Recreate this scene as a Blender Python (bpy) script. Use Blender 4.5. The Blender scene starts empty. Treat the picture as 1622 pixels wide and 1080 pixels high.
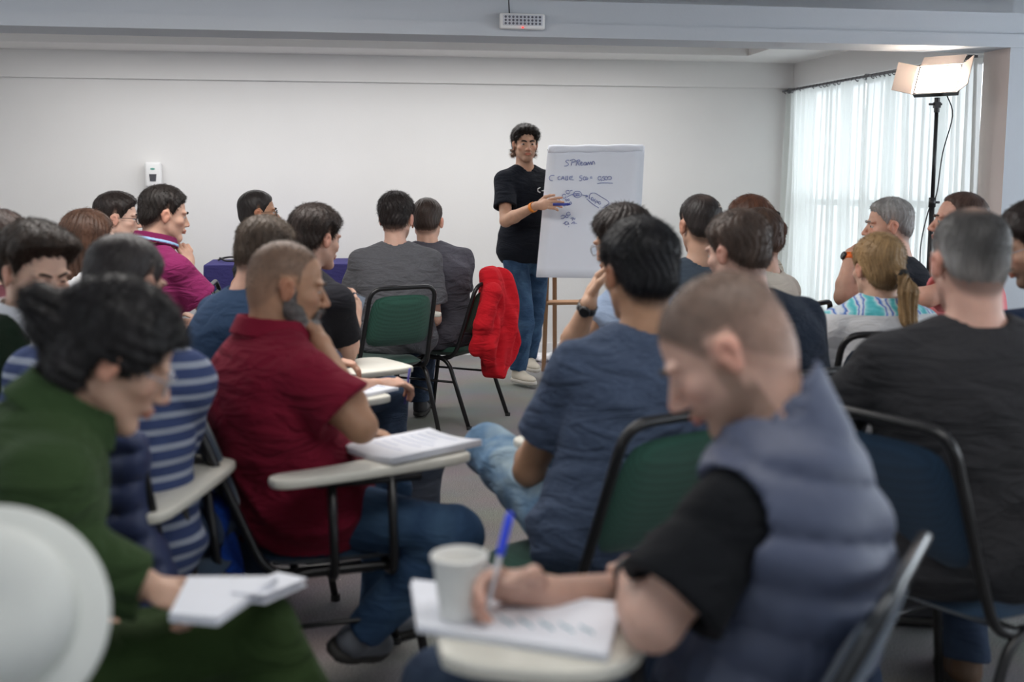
import bpy, bmesh, math, random
import numpy as np
from mathutils import Vector, Matrix
C = bpy.context.scene
COL = C.collection
F32 = np.float32
PI = math.pi
# ------------------------------------------------------------------ camera
FPX, CW, CH, HOR, CAMZ = 1800.0, 1622.0, 1080.0, 300.0, 1.38
PITCH = math.atan((CH/2-HOR)/FPX)
cam = bpy.data.cameras.new('camera'); camo = bpy.data.objects.new('camera', cam); COL.objects.link(camo)
cam.sensor_fit = 'HORIZONTAL'; cam.sensor_width = 36.0; cam.lens = 36.0*FPX/CW
camo.location = (0, 0, CAMZ); camo.rotation_euler = (PI/2-PITCH, 0, 0)
cam.clip_start = .05; cam.clip_end = 200
cam.dof.use_dof = True; cam.dof.focus_distance = 6.4; cam.dof.aperture_fstop = 2.2
C.camera = camo
# ------------------------------------------------------------------ world and light
wd = bpy.data.worlds.new('sky'); C.world = wd; wd.use_nodes = True
wd.node_tree.nodes['Background'].inputs[0].default_value = (.86, .93, 1, 1)
wd.node_tree.nodes['Background'].inputs[1].default_value = 5.2
C.view_settings.view_transform = 'Standard'; C.view_settings.look = 'None'
C.view_settings.gamma = 1; C.view_settings.exposure = 0.0
C.view_settings.use_curve_mapping = False
def area(name, loc, rot, sx, sy, power, color):
    l = bpy.data.lights.new(name, 'AREA'); l.shape = 'RECTANGLE'; l.size = sx; l.size_y = sy
    l.energy = power; l.color = color
    o = bpy.data.objects.new(name, l); COL.objects.link(o); o.location = loc; o.rotation_euler = rot
    return o
area('front_bay_lamp_light', (-1.0, 8.15, 2.43), (0, 0, .16), 5.0, .9, 68, (1, .985, .972))
area('room_lamp_light', (-1.0, 4.3, 2.62), (0, 0, .16), 2.4, 1.0, 70, (1, .96, .92))
area('rear_lamp_light', (0.6, 1.4, 2.62), (0, 0, .16), 2.2, .8, 24, (1, .97, .94))

# ------------------------------------------------------------------ geometry helpers
def ray(px, py):
    c, s = math.cos(PITCH), math.sin(PITCH)
    a, b = (px-CW/2)/FPX, (CH/2-py)/FPX
    return Vector((a, c+s*b, -s+c*b))
def W(px, py, Y):
    d = ray(px, py); return Vector((0, 0, CAMZ)) + d*(Y/d.y)
def Gz(px, py, z):
    d = ray(px, py); return Vector((0, 0, CAMZ)) + d*((z-CAMZ)/d.z)
def on_plane(px, py, p0, n):
    d = ray(px, py); o = Vector((0, 0, CAMZ)); return o + d*((p0-o).dot(n)/d.dot(n))
def mk(name, verts, faces, mat=None, parent=None, smooth=True, cols=None, loc=None, rotz=None):
    me = bpy.data.meshes.new(name)
    verts = np.asarray(verts, F32); 
    if isinstance(faces, np.ndarray):
        n, k = faces.shape
        me.vertices.add(len(verts)); me.vertices.foreach_set('co', verts.ravel())
        me.loops.add(n*k); me.loops.foreach_set('vertex_index', faces.ravel().astype(np.int32))
        me.polygons.add(n); me.polygons.foreach_set('loop_start', np.arange(0, n*k, k, dtype=np.int32))
        me.update(calc_edges=True)
    else:
        me.from_pydata(verts.tolist(), [], faces)
    if cols is not None:
        a = me.color_attributes.new('Col', 'FLOAT_COLOR', 'POINT')
        cc = np.ones((len(verts), 4), F32); cc[:, :3] = cols; a.data.foreach_set('color', cc.ravel())
    if smooth: me.polygons.foreach_set('use_smooth', np.ones(len(me.polygons), bool))
    if mat: me.materials.append(mat)
    o = bpy.data.objects.new(name, me); COL.objects.link(o)
    if parent: o.parent = parent
    if loc is not None: o.location = loc
    if rotz is not None: o.rotation_euler = (0, 0, rotz)
    return o
def empty(name, loc=(0, 0, 0), rotz=0):
    o = bpy.data.objects.new(name, None); COL.objects.link(o); o.location = loc; o.rotation_euler = (0, 0, rotz)
    o.empty_display_size = .1; return o
def tag(o, label=None, cat=None, group=None, kind=None):
    if label: o['label'] = label
    if cat: o['category'] = cat
    if group: o['group'] = group
    if kind: o['kind'] = kind
    return o
class MB:
    def __init__(s): s.v = []; s.f = []
    def add(s, v, f):
        n = len(s.v); s.v += [tuple(p) for p in v]; s.f += [tuple(i+n for i in q) for q in f]; return s
    def box(s, c, size, M=None):
        v = [Vector(((i-.5)*size[0], (j-.5)*size[1], (k-.5)*size[2])) for i in (0, 1) for j in (0, 1) for k in (0, 1)]
        v = [(M @ p if M else p)+Vector(c) for p in v]
        return s.add(v, [(0, 1, 3, 2), (4, 6, 7, 5), (0, 4, 5, 1), (2, 3, 7, 6), (0, 2, 6, 4), (1, 5, 7, 3)])
    def quadbox(s, q, n, t):
        q = [Vector(p) for p in q]; n = Vector(n)*t; v = q+[p+n for p in q]
        return s.add(v, [(3, 2, 1, 0), (4, 5, 6, 7), (0, 1, 5, 4), (1, 2, 6, 5), (2, 3, 7, 6), (3, 0, 4, 7)])
    def tube(s, pts, r, seg=8, closed=False, rr=None):
        P = [Vector(p) for p in pts]; n = len(P); rings = []
        up = Vector((.13, .27, .95)).normalized(); prev = None
        for i in range(n):
            a = P[i-1] if (i > 0 or closed) else P[i]; b = P[(i+1) % n] if (i < n-1 or closed) else P[i]
            t = (b-a).normalized()
            if prev is None: u = t.cross(up).normalized()
            else: u = (prev - t*prev.dot(t)).normalized()
            prev = u; w = t.cross(u); R = rr[i] if rr else r
            rings.append([P[i]+u*math.cos(2*PI*k/seg)*R+w*math.sin(2*PI*k/seg)*R for k in range(seg)])
        v = [p for q in rings for p in q]; f = []
        for i in range(n if closed else n-1):
            j = (i+1) % n
            for k in range(seg): f.append((i*seg+k, i*seg+(k+1) % seg, j*seg+(k+1) % seg, j*seg+k))
        if not closed: f.append(tuple(reversed(range(seg)))); f.append(tuple((n-1)*seg+k for k in range(seg)))
        return s.add(v, f)
    def lathe(s, prof, seg=24, M=None):
        v = []; n = len(prof)
        for r, z in prof:
            for k in range(seg):
                p = Vector((r*math.cos(2*PI*k/seg), r*math.sin(2*PI*k/seg), z)); v.append(M @ p if M else p)
        f = [(i*seg+k, i*seg+(k+1) % seg, (i+1)*seg+(k+1) % seg, (i+1)*seg+k) for i in range(n-1) for k in range(seg)]
        return s.add(v, f)
    def prism(s, poly, z0, z1, M=None):
        n = len(poly); v = [Vector((x, y, z0)) for x, y in poly]+[Vector((x, y, z1)) for x, y in poly]
        if M: v = [M @ p for p in v]
        return s.add(v, [tuple(reversed(range(n))), tuple(range(n, 2*n))]+[(i, (i+1) % n, n+(i+1) % n, n+i) for i in range(n)])
    def build(s, name, mat=None, parent=None, smooth=False, bevel=0, seg=2, **k):
        o = mk(name, s.v, s.f, mat, parent, smooth=smooth, **k)
        if bevel:
            bm = bmesh.new(); bm.from_mesh(o.data)
            bmesh.ops.recalc_face_normals(bm, faces=bm.faces)
            ed = [e for e in bm.edges if len(e.link_faces) == 2 and e.calc_face_angle(0) > .5]
            bmesh.ops.bevel(bm, geom=ed, offset=bevel, segments=seg, affect='EDGES', profile=.5)
            for f in bm.faces: f.smooth = True
            bm.to_mesh(o.data); bm.free()
        return o
def smooth_path(pts, n=4):
    P = [Vector(p) for p in pts]; out = []
    for i in range(len(P)-1):
        a, b, c, d = P[max(i-1, 0)], P[i], P[i+1], P[min(i+2, len(P)-1)]
        for k in range(n):
            t = k/n
            out.append(.5*((2*b)+(c-a)*t+(2*a-5*b+4*c-d)*t*t+(3*b-a-3*c+d)*t**3))
    return out+[P[-1]]
def round_path(pts, r=.04, n=5):
    P = [Vector(p) for p in pts]; out = [P[0]]
    for i in range(1, len(P)-1):
        a, b, c = P[i-1], P[i], P[i+1]
        rr = min(r, (a-b).length*.48, (c-b).length*.48)
        s, e = b+(a-b).normalized()*rr, b+(c-b).normalized()*rr
        for k in range(n+1):
            t = k/n; out.append((1-t)**2*s+2*t*(1-t)*b+t*t*e)
    return out+[P[-1]]

# ------------------------------------------------------------------ materials
def nmat(name):
    m = bpy.data.materials.new(name); m.use_nodes = True; nt = m.node_tree
    return m, nt, nt.nodes['Principled BSDF']
def node(nt, t, **k):
    n = nt.nodes.new(t)
    for a, b in k.items(): setattr(n, a, b)
    return n
_mc = {}
def plain(name, col, rough=.6, metal=0., spec=.5, bump=0., bscale=60., var=0., vscale=4., coat=0.):
    if name in _mc: return _mc[name]
    m, nt, b = nmat(name); L = nt.links
    b.inputs['Roughness'].default_value = rough; b.inputs['Metallic'].default_value = metal
    b.inputs['Specular IOR Level'].default_value = spec; b.inputs['Coat Weight'].default_value = coat
    tc = node(nt, 'ShaderNodeTexCoord')
    n = node(nt, 'ShaderNodeTexNoise'); n.inputs['Scale'].default_value = vscale; n.inputs['Detail'].default_value = 5
    L.new(tc.outputs['Object'], n.inputs['Vector'])
    mx = node(nt, 'ShaderNodeMix', data_type='RGBA'); v = max(var, .04)
    mx.inputs['A'].default_value = tuple(c*(1-v) for c in col)+(1,); mx.inputs['B'].default_value = tuple(min(1, c*(1+v)) for c in col)+(1,)
    L.new(n.outputs['Fac'], mx.inputs['Factor']); L.new(mx.outputs['Result'], b.inputs['Base Color'])
    if bump:
        n2 = node(nt, 'ShaderNodeTexNoise'); n2.inputs['Scale'].default_value = bscale; n2.inputs['Detail'].default_value = 6
        L.new(tc.outputs['Object'], n2.inputs['Vector'])
        bp = node(nt, 'ShaderNodeBump'); bp.inputs['Strength'].default_value = bump; bp.inputs['Distance'].default_value = .01
        L.new(n2.outputs['Fac'], bp.inputs['Height']); L.new(bp.outputs['Normal'], b.inputs['Normal'])
    _mc[name] = m; return m
def cloth(name, col, var=.12, wr=.35, weave=900., sheen=.25, wscale=9., stripes=None, tie=None, dirt=None, heather=0.):
    if name in _mc: return _mc[name]
    m, nt, b = nmat(name); L = nt.links
    b.inputs['Roughness'].default_value = .92; b.inputs['Specular IOR Level'].default_value = .15
    b.inputs['Sheen Weight'].default_value = sheen; b.inputs['Sheen Roughness'].default_value = .5
    b.inputs['Sheen Tint'].default_value = tuple(min(1, c*1.5+.1) for c in col)+(1,)
    tc = node(nt, 'ShaderNodeTexCoord')
    n = node(nt, 'ShaderNodeTexNoise'); n.inputs['Scale'].default_value = 6; n.inputs['Detail'].default_value = 6
    L.new(tc.outputs['Object'], n.inputs['Vector'])
    mx = node(nt, 'ShaderNodeMix', data_type='RGBA')
    mx.inputs['A'].default_value = tuple(c*(1-var) for c in col)+(1,); mx.inputs['B'].default_value = tuple(min(1, c*(1+var)) for c in col)+(1,)
    L.new(n.outputs['Fac'], mx.inputs['Factor']); out = mx.outputs['Result']
    if heather:
        mp = node(nt, 'ShaderNodeMapping'); mp.inputs['Scale'].default_value = (60, 60, 420)
        L.new(tc.outputs['Object'], mp.inputs['Vector'])
        h = node(nt, 'ShaderNodeTexNoise'); h.inputs['Scale'].default_value = 1; h.inputs['Detail'].default_value = 3
        L.new(mp.outputs['Vector'], h.inputs['Vector'])
        mh = node(nt, 'ShaderNodeMix', data_type='RGBA'); mh.inputs['B'].default_value = tuple(min(1, c*1.9+.02) for c in col)+(1,)
        r = node(nt, 'ShaderNodeMapRange'); r.inputs['From Min'].default_value = .45; r.inputs['From Max'].default_value = .75; r.inputs['To Max'].default_value = heather
        L.new(h.outputs['Fac'], r.inputs['Value']); L.new(r.outputs['Result'], mh.inputs['Factor']); L.new(out, mh.inputs['A']); out = mh.outputs['Result']
    if stripes:      # (colour, period m, duty)
        sx = node(nt, 'ShaderNodeSeparateXYZ'); L.new(tc.outputs['Object'], sx.inputs[0])
        d = node(nt, 'ShaderNodeMath', operation='DIVIDE'); d.inputs[1].default_value = stripes[1]; L.new(sx.outputs['Z'], d.inputs[0])
        fr = node(nt, 'ShaderNodeMath', operation='FRACT'); L.new(d.outputs[0], fr.inputs[0])
        lt = node(nt, 'ShaderNodeMath', operation='LESS_THAN'); lt.inputs[1].default_value = stripes[2]; L.new(fr.outputs[0], lt.inputs[0])
        ms = node(nt, 'ShaderNodeMix', data_type='RGBA'); ms.inputs['B'].default_value = tuple(stripes[0])+(1,)
        L.new(lt.outputs[0], ms.inputs['Factor']); L.new(out, ms.inputs['A']); out = ms.outputs['Result']
    if tie:
        col = (.62, .62, .63)
        w = node(nt, 'ShaderNodeTexWave'); w.inputs['Scale'].default_value = 4.5; w.inputs['Distortion'].default_value = 6; w.inputs['Detail'].default_value = 3; w.inputs['Detail Scale'].default_value = 2
        w.bands_direction = 'X'; L.new(tc.outputs['Object'], w.inputs['Vector'])
        cr = node(nt, 'ShaderNodeValToRGB'); e = cr.color_ramp.elements
        e[0].position = 0; e[0].color = (.10, .50, .55, 1); e[1].position = 1; e[1].color = (.75, .80, .85, 1)
        for p_, c_ in ((.3, (.35, .72, .75, 1)), (.5, (.72, .7, .8, 1)), (.65, (.05, .13, .45, 1)), (.8, (.12, .25, .6, 1))):
            x = e.new(p_); x.color = c_
        L.new(w.outputs['Color'], cr.inputs[0]); sx = node(nt, 'ShaderNodeSeparateXYZ'); L.new(tc.outputs['Object'], sx.inputs[0])
        gt = node(nt, 'ShaderNodeMath', operation='GREATER_THAN'); gt.inputs[1].default_value = .925; L.new(sx.outputs['Z'], gt.inputs[0])
        mw = node(nt, 'ShaderNodeMix', data_type='RGBA'); mw.inputs['A'].default_value = (.62, .62, .63, 1); L.new(gt.outputs[0], mw.inputs['Factor']); L.new(cr.outputs[0], mw.inputs['B']); out = mw.outputs['Result']
    if dirt:         # faded denim
        n3 = node(nt, 'ShaderNodeTexNoise'); n3.inputs['Scale'].default_value = 5; n3.inputs['Detail'].default_value = 8; n3.inputs['Distortion'].default_value = 1.2
        L.new(tc.outputs['Object'], n3.inputs['Vector'])
        r = node(nt, 'ShaderNodeMapRange'); r.inputs['From Min'].default_value = .4; r.inputs['From Max'].default_value = .7; L.new(n3.outputs['Fac'], r.inputs['Value'])
        md = node(nt, 'ShaderNodeMix', data_type='RGBA'); md.inputs['B'].default_value = tuple(dirt)+(1,)
        L.new(r.outputs['Result'], md.inputs['Factor']); L.new(out, md.inputs['A']); out = md.outputs['Result']
    L.new(out, b.inputs['Base Color'])
    mp = node(nt, 'ShaderNodeMapping'); mp.inputs['Scale'].default_value = (.7, .7, 2.2); mp.inputs['Rotation'].default_value = (.2, .35, 0)
    L.new(tc.outputs['Object'], mp.inputs['Vector'])
    w1 = node(nt, 'ShaderNodeTexNoise'); w1.inputs['Scale'].default_value = wscale; w1.inputs['Detail'].default_value = 3; w1.inputs['Distortion'].default_value = 1.6
    L.new(mp.outputs['Vector'], w1.inputs['Vector'])
    w2 = node(nt, 'ShaderNodeTexNoise'); w2.inputs['Scale'].default_value = weave; w2.inputs['Detail'].default_value = 2
    L.new(tc.outputs['Object'], w2.inputs['Vector'])
    b1 = node(nt, 'ShaderNodeBump'); b1.inputs['Strength'].default_value = wr; b1.inputs['Distance'].default_value = .03
    b2 = node(nt, 'ShaderNodeBump'); b2.inputs['Strength'].default_value = .25; b2.inputs['Distance'].default_value = .002
    L.new(w1.outputs['Fac'], b1.inputs['Height']); L.new(w2.outputs['Fac'], b2.inputs['Height'])
    L.new(b1.outputs['Normal'], b2.inputs['Normal']); L.new(b2.outputs['Normal'], b.inputs['Normal'])
    _mc[name] = m; return m
def attr_mat(name, rough, sss=0., nscale=40., namp=.12, bump=.15, bs=300., sheen=0., stretch=None, spec=.4):
    if name in _mc: return _mc[name]
    m, nt, b = nmat(name); L = nt.links
    b.inputs['Roughness'].default_value = rough; b.inputs['Specular IOR Level'].default_value = spec
    if sss:
        b.inputs['Subsurface Weight'].default_value = sss; b.inputs['Subsurface Radius'].default_value = (1, .35, .2); b.inputs['Subsurface Scale'].default_value = .008
    at = node(nt, 'ShaderNodeAttribute', attribute_name='Col'); tc = node(nt, 'ShaderNodeTexCoord')
    src = tc.outputs['Object']
    if stretch:
        mp = node(nt, 'ShaderNodeMapping'); mp.inputs['Scale'].default_value = stretch; L.new(src, mp.inputs['Vector']); src = mp.outputs['Vector']
    n = node(nt, 'ShaderNodeTexNoise'); n.inputs['Scale'].default_value = nscale; n.inputs['Detail'].default_value = 5; L.new(src, n.inputs['Vector'])
    r = node(nt, 'ShaderNodeMapRange'); r.inputs['From Min'].default_value = .3; r.inputs['From Max'].default_value = .7
    r.inputs['To Min'].default_value = 1-namp; r.inputs['To Max'].default_value = 1+namp; L.new(n.outputs['Fac'], r.inputs['Value'])
    vm = node(nt, 'ShaderNodeVectorMath', operation='SCALE'); L.new(at.outputs['Color'], vm.inputs[0]); L.new(r.outputs['Result'], vm.inputs['Scale'])
    L.new(vm.outputs['Vector'], b.inputs['Base Color'])
    n2 = node(nt, 'ShaderNodeTexNoise'); n2.inputs['Scale'].default_value = bs; L.new(src, n2.inputs['Vector'])
    bp = node(nt, 'ShaderNodeBump'); bp.inputs['Strength'].default_value = bump; bp.inputs['Distance'].default_value = .003
    L.new(n2.outputs['Fac'], bp.inputs['Height']); L.new(bp.outputs['Normal'], b.inputs['Normal'])
    _mc[name] = m; return m
M_SKIN = attr_mat('skin', .5, sss=.12, nscale=25, namp=.07)
M_HAIR = attr_mat('hair', .5, nscale=30, namp=.35, bump=.5, bs=120, stretch=(1, 1, .25), spec=.3)
M_BLACK = plain('black_steel', (.012, .012, .013), .32, spec=.5)
M_TABLET = plain('cream_laminate', (.70, .68, .60), .4)
M_PAPER = plain('paper', (.80, .82, .88), .8)
M_EYE = plain('eye_white', (.48, .44, .41), .25); M_IRIS = plain('iris', (.03, .018, .01), .1)
# ------------------------------------------------------------------ signed distance modelling
def A(*v): return np.array(v, F32)
def smin(a, b, k):
    h = np.clip(.5+.5*(b-a)/k, 0, 1); return b+(a-b)*h-k*h*(1-h)
def smax(a, b, k): return -smin(-a, -b, k)
def cone(P, a, b, ra, rb):
    a = np.asarray(a, F32); b = np.asarray(b, F32); ba = b-a
    pa = P-a; h = np.clip(pa@ba/max(float(ba@ba), 1e-9), 0, 1)
    return np.linalg.norm(pa-h[:, None]*ba, axis=1)-(ra+(rb-ra)*h)
def ell(P, c, r, R=None):
    q = P-np.asarray(c, F32)
    if R is not None: q = q@R
    r = np.asarray(r, F32); k0 = np.linalg.norm(q/r, axis=1); k1 = np.linalg.norm(q/(r*r), axis=1)+1e-6
    return np.where(k0 < .02, -r.min(), k0*(k0-1)/k1)
def rotm(yaw=0, pitch=0, roll=0):
    # columns: right, forward, up ; yaw clockwise, pitch down
    M = Matrix.Rotation(-math.radians(yaw), 3, 'Z') @ Matrix.Rotation(-math.radians(pitch), 3, 'X') @ Matrix.Rotation(math.radians(roll), 3, 'Y')
    return np.array(M, F32)
def nets(f, lo, hi, h):
    lo = np.asarray(lo, F32); hi = np.asarray(hi, F32); q = 4
    n = np.maximum(np.ceil((hi-lo)/(q*h)).astype(int), 1); Hc = q*h
    ax = [lo[i]+(np.arange(n[i])+.5)*Hc for i in range(3)]
    g = np.stack(np.meshgrid(*ax, indexing='ij'), -1).reshape(-1, 3).astype(F32)
    dc = f(g).reshape(n); act = np.abs(dc) < Hc*1.45
    N = n*q+1
    D = np.pad(dc.repeat(q, 0).repeat(q, 1).repeat(q, 2), ((0, 1),)*3, mode='edge').astype(F32)
    ar = act.repeat(q, 0).repeat(q, 1).repeat(q, 2); M = np.zeros(N, bool)
    for i in (0, 1):
        for j in (0, 1):
            for k in (0, 1): M[i:i+N[0]-1, j:j+N[1]-1, k:k+N[2]-1] |= ar
    idx = np.flatnonzero(M); ii = np.stack(np.unravel_index(idx, N), -1)
    pts = (lo+ii*h).astype(F32); vals = np.empty(len(pts), F32)
    for s in range(0, len(pts), 300000): vals[s:s+300000] = f(pts[s:s+300000])
    D.ravel()[idx] = vals
    S = D < 0
    def cn(i, j, k): return S[i:N[0]-1+i, j:N[1]-1+j, k:N[2]-1+k]
    an = cn(0, 0, 0).copy(); al = an.copy()
    for c in ((0, 0, 1), (0, 1, 0), (0, 1, 1), (1, 0, 0), (1, 0, 1), (1, 1, 0), (1, 1, 1)):
        x = cn(*c); an |= x; al &= x
    ci = np.stack(np.nonzero(an & ~al), -1)
    if len(ci) == 0: return np.zeros((0, 3), F32), np.zeros((0, 4), np.int32)
    pos = np.zeros((len(ci), 3)); cnt = np.zeros(len(ci))
    cs = [(0, 0, 0), (0, 0, 1), (0, 1, 0), (0, 1, 1), (1, 0, 0), (1, 0, 1), (1, 1, 0), (1, 1, 1)]
    cv = [D[ci[:, 0]+a, ci[:, 1]+b, ci[:, 2]+c] for a, b, c in cs]
    for i in range(8):
        for j in range(i+1, 8):
            if sum(abs(cs[i][k]-cs[j][k]) for k in range(3)) != 1: continue
            a, b = cv[i], cv[j]; m = (a < 0) != (b < 0)
            t = np.where(m, a/np.where(a == b, 1, a-b), 0)
            p = np.array(cs[i])+t[:, None]*(np.array(cs[j])-np.array(cs[i]))
            pos[m] += p[m]; cnt[m] += 1
    V = lo+(ci+pos/cnt[:, None])*h
    vid = -np.ones(N-1, np.int32); vid[ci[:, 0], ci[:, 1], ci[:, 2]] = np.arange(len(ci))
    F = []
    for ax_ in range(3):
        o = [0, 0, 0]; o[ax_] = 1; u, w = (ax_+1) % 3, (ax_+2) % 3
        sl = [slice(1, N[k]-1) for k in range(3)]; sl[ax_] = slice(0, N[ax_]-1)
        s2 = list(sl); s2[ax_] = slice(1, N[ax_])
        a, b = S[tuple(sl)], S[tuple(s2)]
        e = np.stack(np.nonzero(a != b), -1)
        if len(e) == 0: continue
        sg = a[e[:, 0], e[:, 1], e[:, 2]]
        e = e+np.array([0 if k == ax_ else 1 for k in range(3)])
        def g_(du, dw):
            x = e.copy(); x[:, u] += du; x[:, w] += dw; return vid[x[:, 0], x[:, 1], x[:, 2]]
        qd = np.stack([g_(-1, -1), g_(0, -1), g_(0, 0), g_(-1, 0)], -1)
        qd[~sg] = qd[~sg][:, ::-1]; F.append(qd)
    F = np.concatenate(F); F = F[(F >= 0).all(1)]
    return V.astype(F32), F
def join(parts):
    V, Fs, Cs, n = [], [], [], 0
    for v, f, c in parts:
        if len(v) == 0: continue
        V.append(v); Fs.append(f+n); Cs.append(np.broadcast_to(np.asarray(c, F32), v.shape)); n += len(v)
    return np.concatenate(V), np.concatenate(Fs), np.concatenate(Cs)
def bbox(pts, pad):
    p = np.array([list(q) for q in pts], F32); return p.min(0)-pad, p.max(0)+pad
def sst(x, a, b):
    t = np.clip((x-a)/(b-a), 0, 1); return t*t*(3-2*t)

# ---- head, in head coordinates: x right, y face, z up, origin mid head
def skull(Q):
    d = ell(Q, (0, -.014, .028), (.076, .097, .088))
    return smin(d, ell(Q, (0, -.05, -.02), (.062, .055, .06)), .02)
def head_sdf(Q, h):
    X = np.abs(Q[:, 0]); S = Q.copy(); S[:, 0] = X
    d = skull(Q)
    d = smin(d, ell(Q, (0, .028, -.035), (.060*h['fw'], .062, .070)), .025)
    d = smin(d, cone(S, (.05, .0, -.052), (.016, .066, -.098), .017, .016), .022)
    d = smin(d, ell(Q, (0, .068, -.098), (.024, .02, .017)), .018)
    d = smin(d, ell(S, (.026, .074, .022), (.032, .014, .009)), .012)
    d = smin(d, ell(S, (.046, .055, -.022), (.018, .02, .016)), .018)
    d = smax(d, -ell(S, (.031, .096, .001), (.018, .016, .012)), .010)
    nl = h['nose']
    d = smin(d, cone(Q, (0, .083, .012), (0, .104+nl, -.030), .0065, .0105), .010)
    d = smin(d, ell(S, (.012, .093+nl*.6, -.035), (.008, .012, .008)), .006)
    d = smin(d, ell(Q, (0, .083, -.058), (.024, .016, .010)), .01)
    d = smin(d, ell(Q, (0, .0945, -.0575), (.021, .007, .0050)), .004)
    d = smin(d, ell(Q, (0, .092, -.0685), (.018, .008, .0055)), .004)
    # eyelids
    e = A(.031, .073, .001); r = np.linalg.norm(S-e, axis=1)-.0150
    zo = (Q[:, 2]-.001)+(Q[:, 1]-.073)*(-.25)
    lid = smin(np.maximum(r, h['lid']-zo), np.maximum(r, zo+.0062), .001)
    d = smin(d, lid, .004)
    # ears
    R = rotm(14, 0, 0); qe = (S-A(.079, -.010, -.008))@R
    ear = ell(qe, (0, 0, 0), (.0085, .018, .031))
    ear = smin(ear, ell(qe, (.004, -.004, .010), (.008, .020, .020)), .004)
    ear = smax(ear, -ell(qe, (.011, .003, .002), (.007, .010, .018)), .004)
    d = smin(d, smin(ear, cone(S, (.068, .0, -.01), (.079, -.002, -.012), .014, .010), .004), .005)
    return d
HL = dict(yy=[-.14, -.085, -.06, -.035, -.012, .004, .02, .035, .055, .075, .10], zz=[-.088, -.082, -.062, -.03, .022, .024, -.005, .022, .05, .068, .080])
def hairline(Q, rec, low):
    z = np.interp(Q[:, 1], HL['yy'], HL['zz']).astype(F32)
    z = z+np.where(Q[:, 1] > .02, rec, 0)*(1-.5*np.exp(-(Q[:, 0]/.03)**2))
    return z+np.where(Q[:, 1] < -.03, low, 0)
def hair_sdf(Q, s):
    side, top = s.get('side', .008), s.get('top', .016)
    t = side+(top-side)*sst(Q[:, 2], .0, .085)
    t = t+s.get('front', 0.)*np.exp(-((Q[:, 2]-.10)**2+(Q[:, 1]-.06)**2)/.045**2)
    if s.get('crown'): t = t-s['crown']*np.exp(-((Q[:, 1]+.055)**2+Q[:, 0]**2)/.04**2)
    if s.get('kind', 'short') in ('short', 'curly'):
        hz = Q[:, 2]-hairline(Q, s.get('rec', 0.), s.get('low', 0.)); fz = s.get('fade', .055)
        t = np.where(Q[:, 1] < .03, .0012+(t-.0012)*sst(hz, -.004, fz), .0015+(t-.0015)*sst(hz, -.006, .026))
    d = skull(Q)-t
    a = s.get('mess', .0015); sd = s.get('seed', 0.)
    an = np.arctan2(Q[:, 0], Q[:, 1]+.05)
    d = d+a*.45*np.sin(an*22+5*np.sin(Q[:, 2]*38+sd)+sd)+a*.7*np.sin(Q[:, 2]*75+4*np.sin(an*5+sd))*np.cos(Q[:, 1]*60+sd)*np.cos(Q[:, 0]*55+sd)
    cut = (hairline(Q, s.get('rec', 0.), s.get('low', 0.))-Q[:, 2])*.75+a*1.5*np.sin(an*30+sd)
    d = smax(d, cut, .007)
    k = s.get('kind', 'short')
    st = lambda u: a*1.6*np.sin(u)
    if k == 'bun':
        w = st(Q[:, 2]*260+Q[:, 0]*120)
        d = smin(d, ell(Q, (0, -.115, .012), (.055, .045, .045))+w, .02)
        d = smin(d, cone(Q, (0, -.07, .03), (0, -.115, .012), .05, .042)+w, .02)
        d = smin(d, ell(Q, (.02, -.15, .03), (.03, .035, .03))+w*1.6, .012)
        for sx in (-1, 1):
            d = smin(d, ell(Q, (sx*.070, .005, .03), (.022, .055, .045), rotm(0, -20, 0))+w, .015)
            d = smin(d, ell(Q, (sx*.055, -.06, -.05), (.03, .035, .035))+w, .02)
    elif k == 'long':
        w = st(np.arctan2(Q[:, 0], Q[:, 1])*34+2*np.sin(Q[:, 2]*20))
        d = smin(d, cone(Q, (0, -.05, .03), (0, -.075, -.20), .092, .062)+w, .03)
        for sx in (-1, 1): d = smin(d, cone(Q, (sx*.055, .0, .03), (sx*.075, .0, -.17), .042, .03)+w, .03)
    elif k == 'pony':
        L_ = s.get('plen', .22); px = s.get('px', 0.)
        pz = s.get('pz', .0)
        w = st(np.arctan2(Q[:, 0]-px, Q[:, 1]+.15)*9+3*np.sin(Q[:, 2]*14))
        pts = [(0, -.10, pz+.02), (px*.5, -.135, pz), (px, -.150, pz-.06), (px*1.1, -.135, pz-.06-L_*.5), (px*1.2, -.115, pz-.06-L_)]
        rs = [.035, .018, .032, .034, .010]
        for i in range(4): d = smin(d, cone(Q, pts[i], pts[i+1], rs[i], rs[i+1])+w*1.5, .012)
        d = smin(d, ell(Q, (0, -.065, -.04), (.055, .045, .04))+w, .02)
    elif k == 'curly':
        for sx in (-1, 1):
            d = smin(d, ell(Q, (sx*.070, -.055, -.055), (.018, .03, .035))+st(Q[:, 2]*200), .01)
            d = smin(d, ell(Q, (sx*.062, .045, .062), (.018, .025, .03))+st(Q[:, 2]*220+Q[:, 0]*90), .01)
        d = smin(d, ell(Q, (0, .06, .112), (.05, .035, .018))+st(Q[:, 0]*200), .012)
    return d
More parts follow.
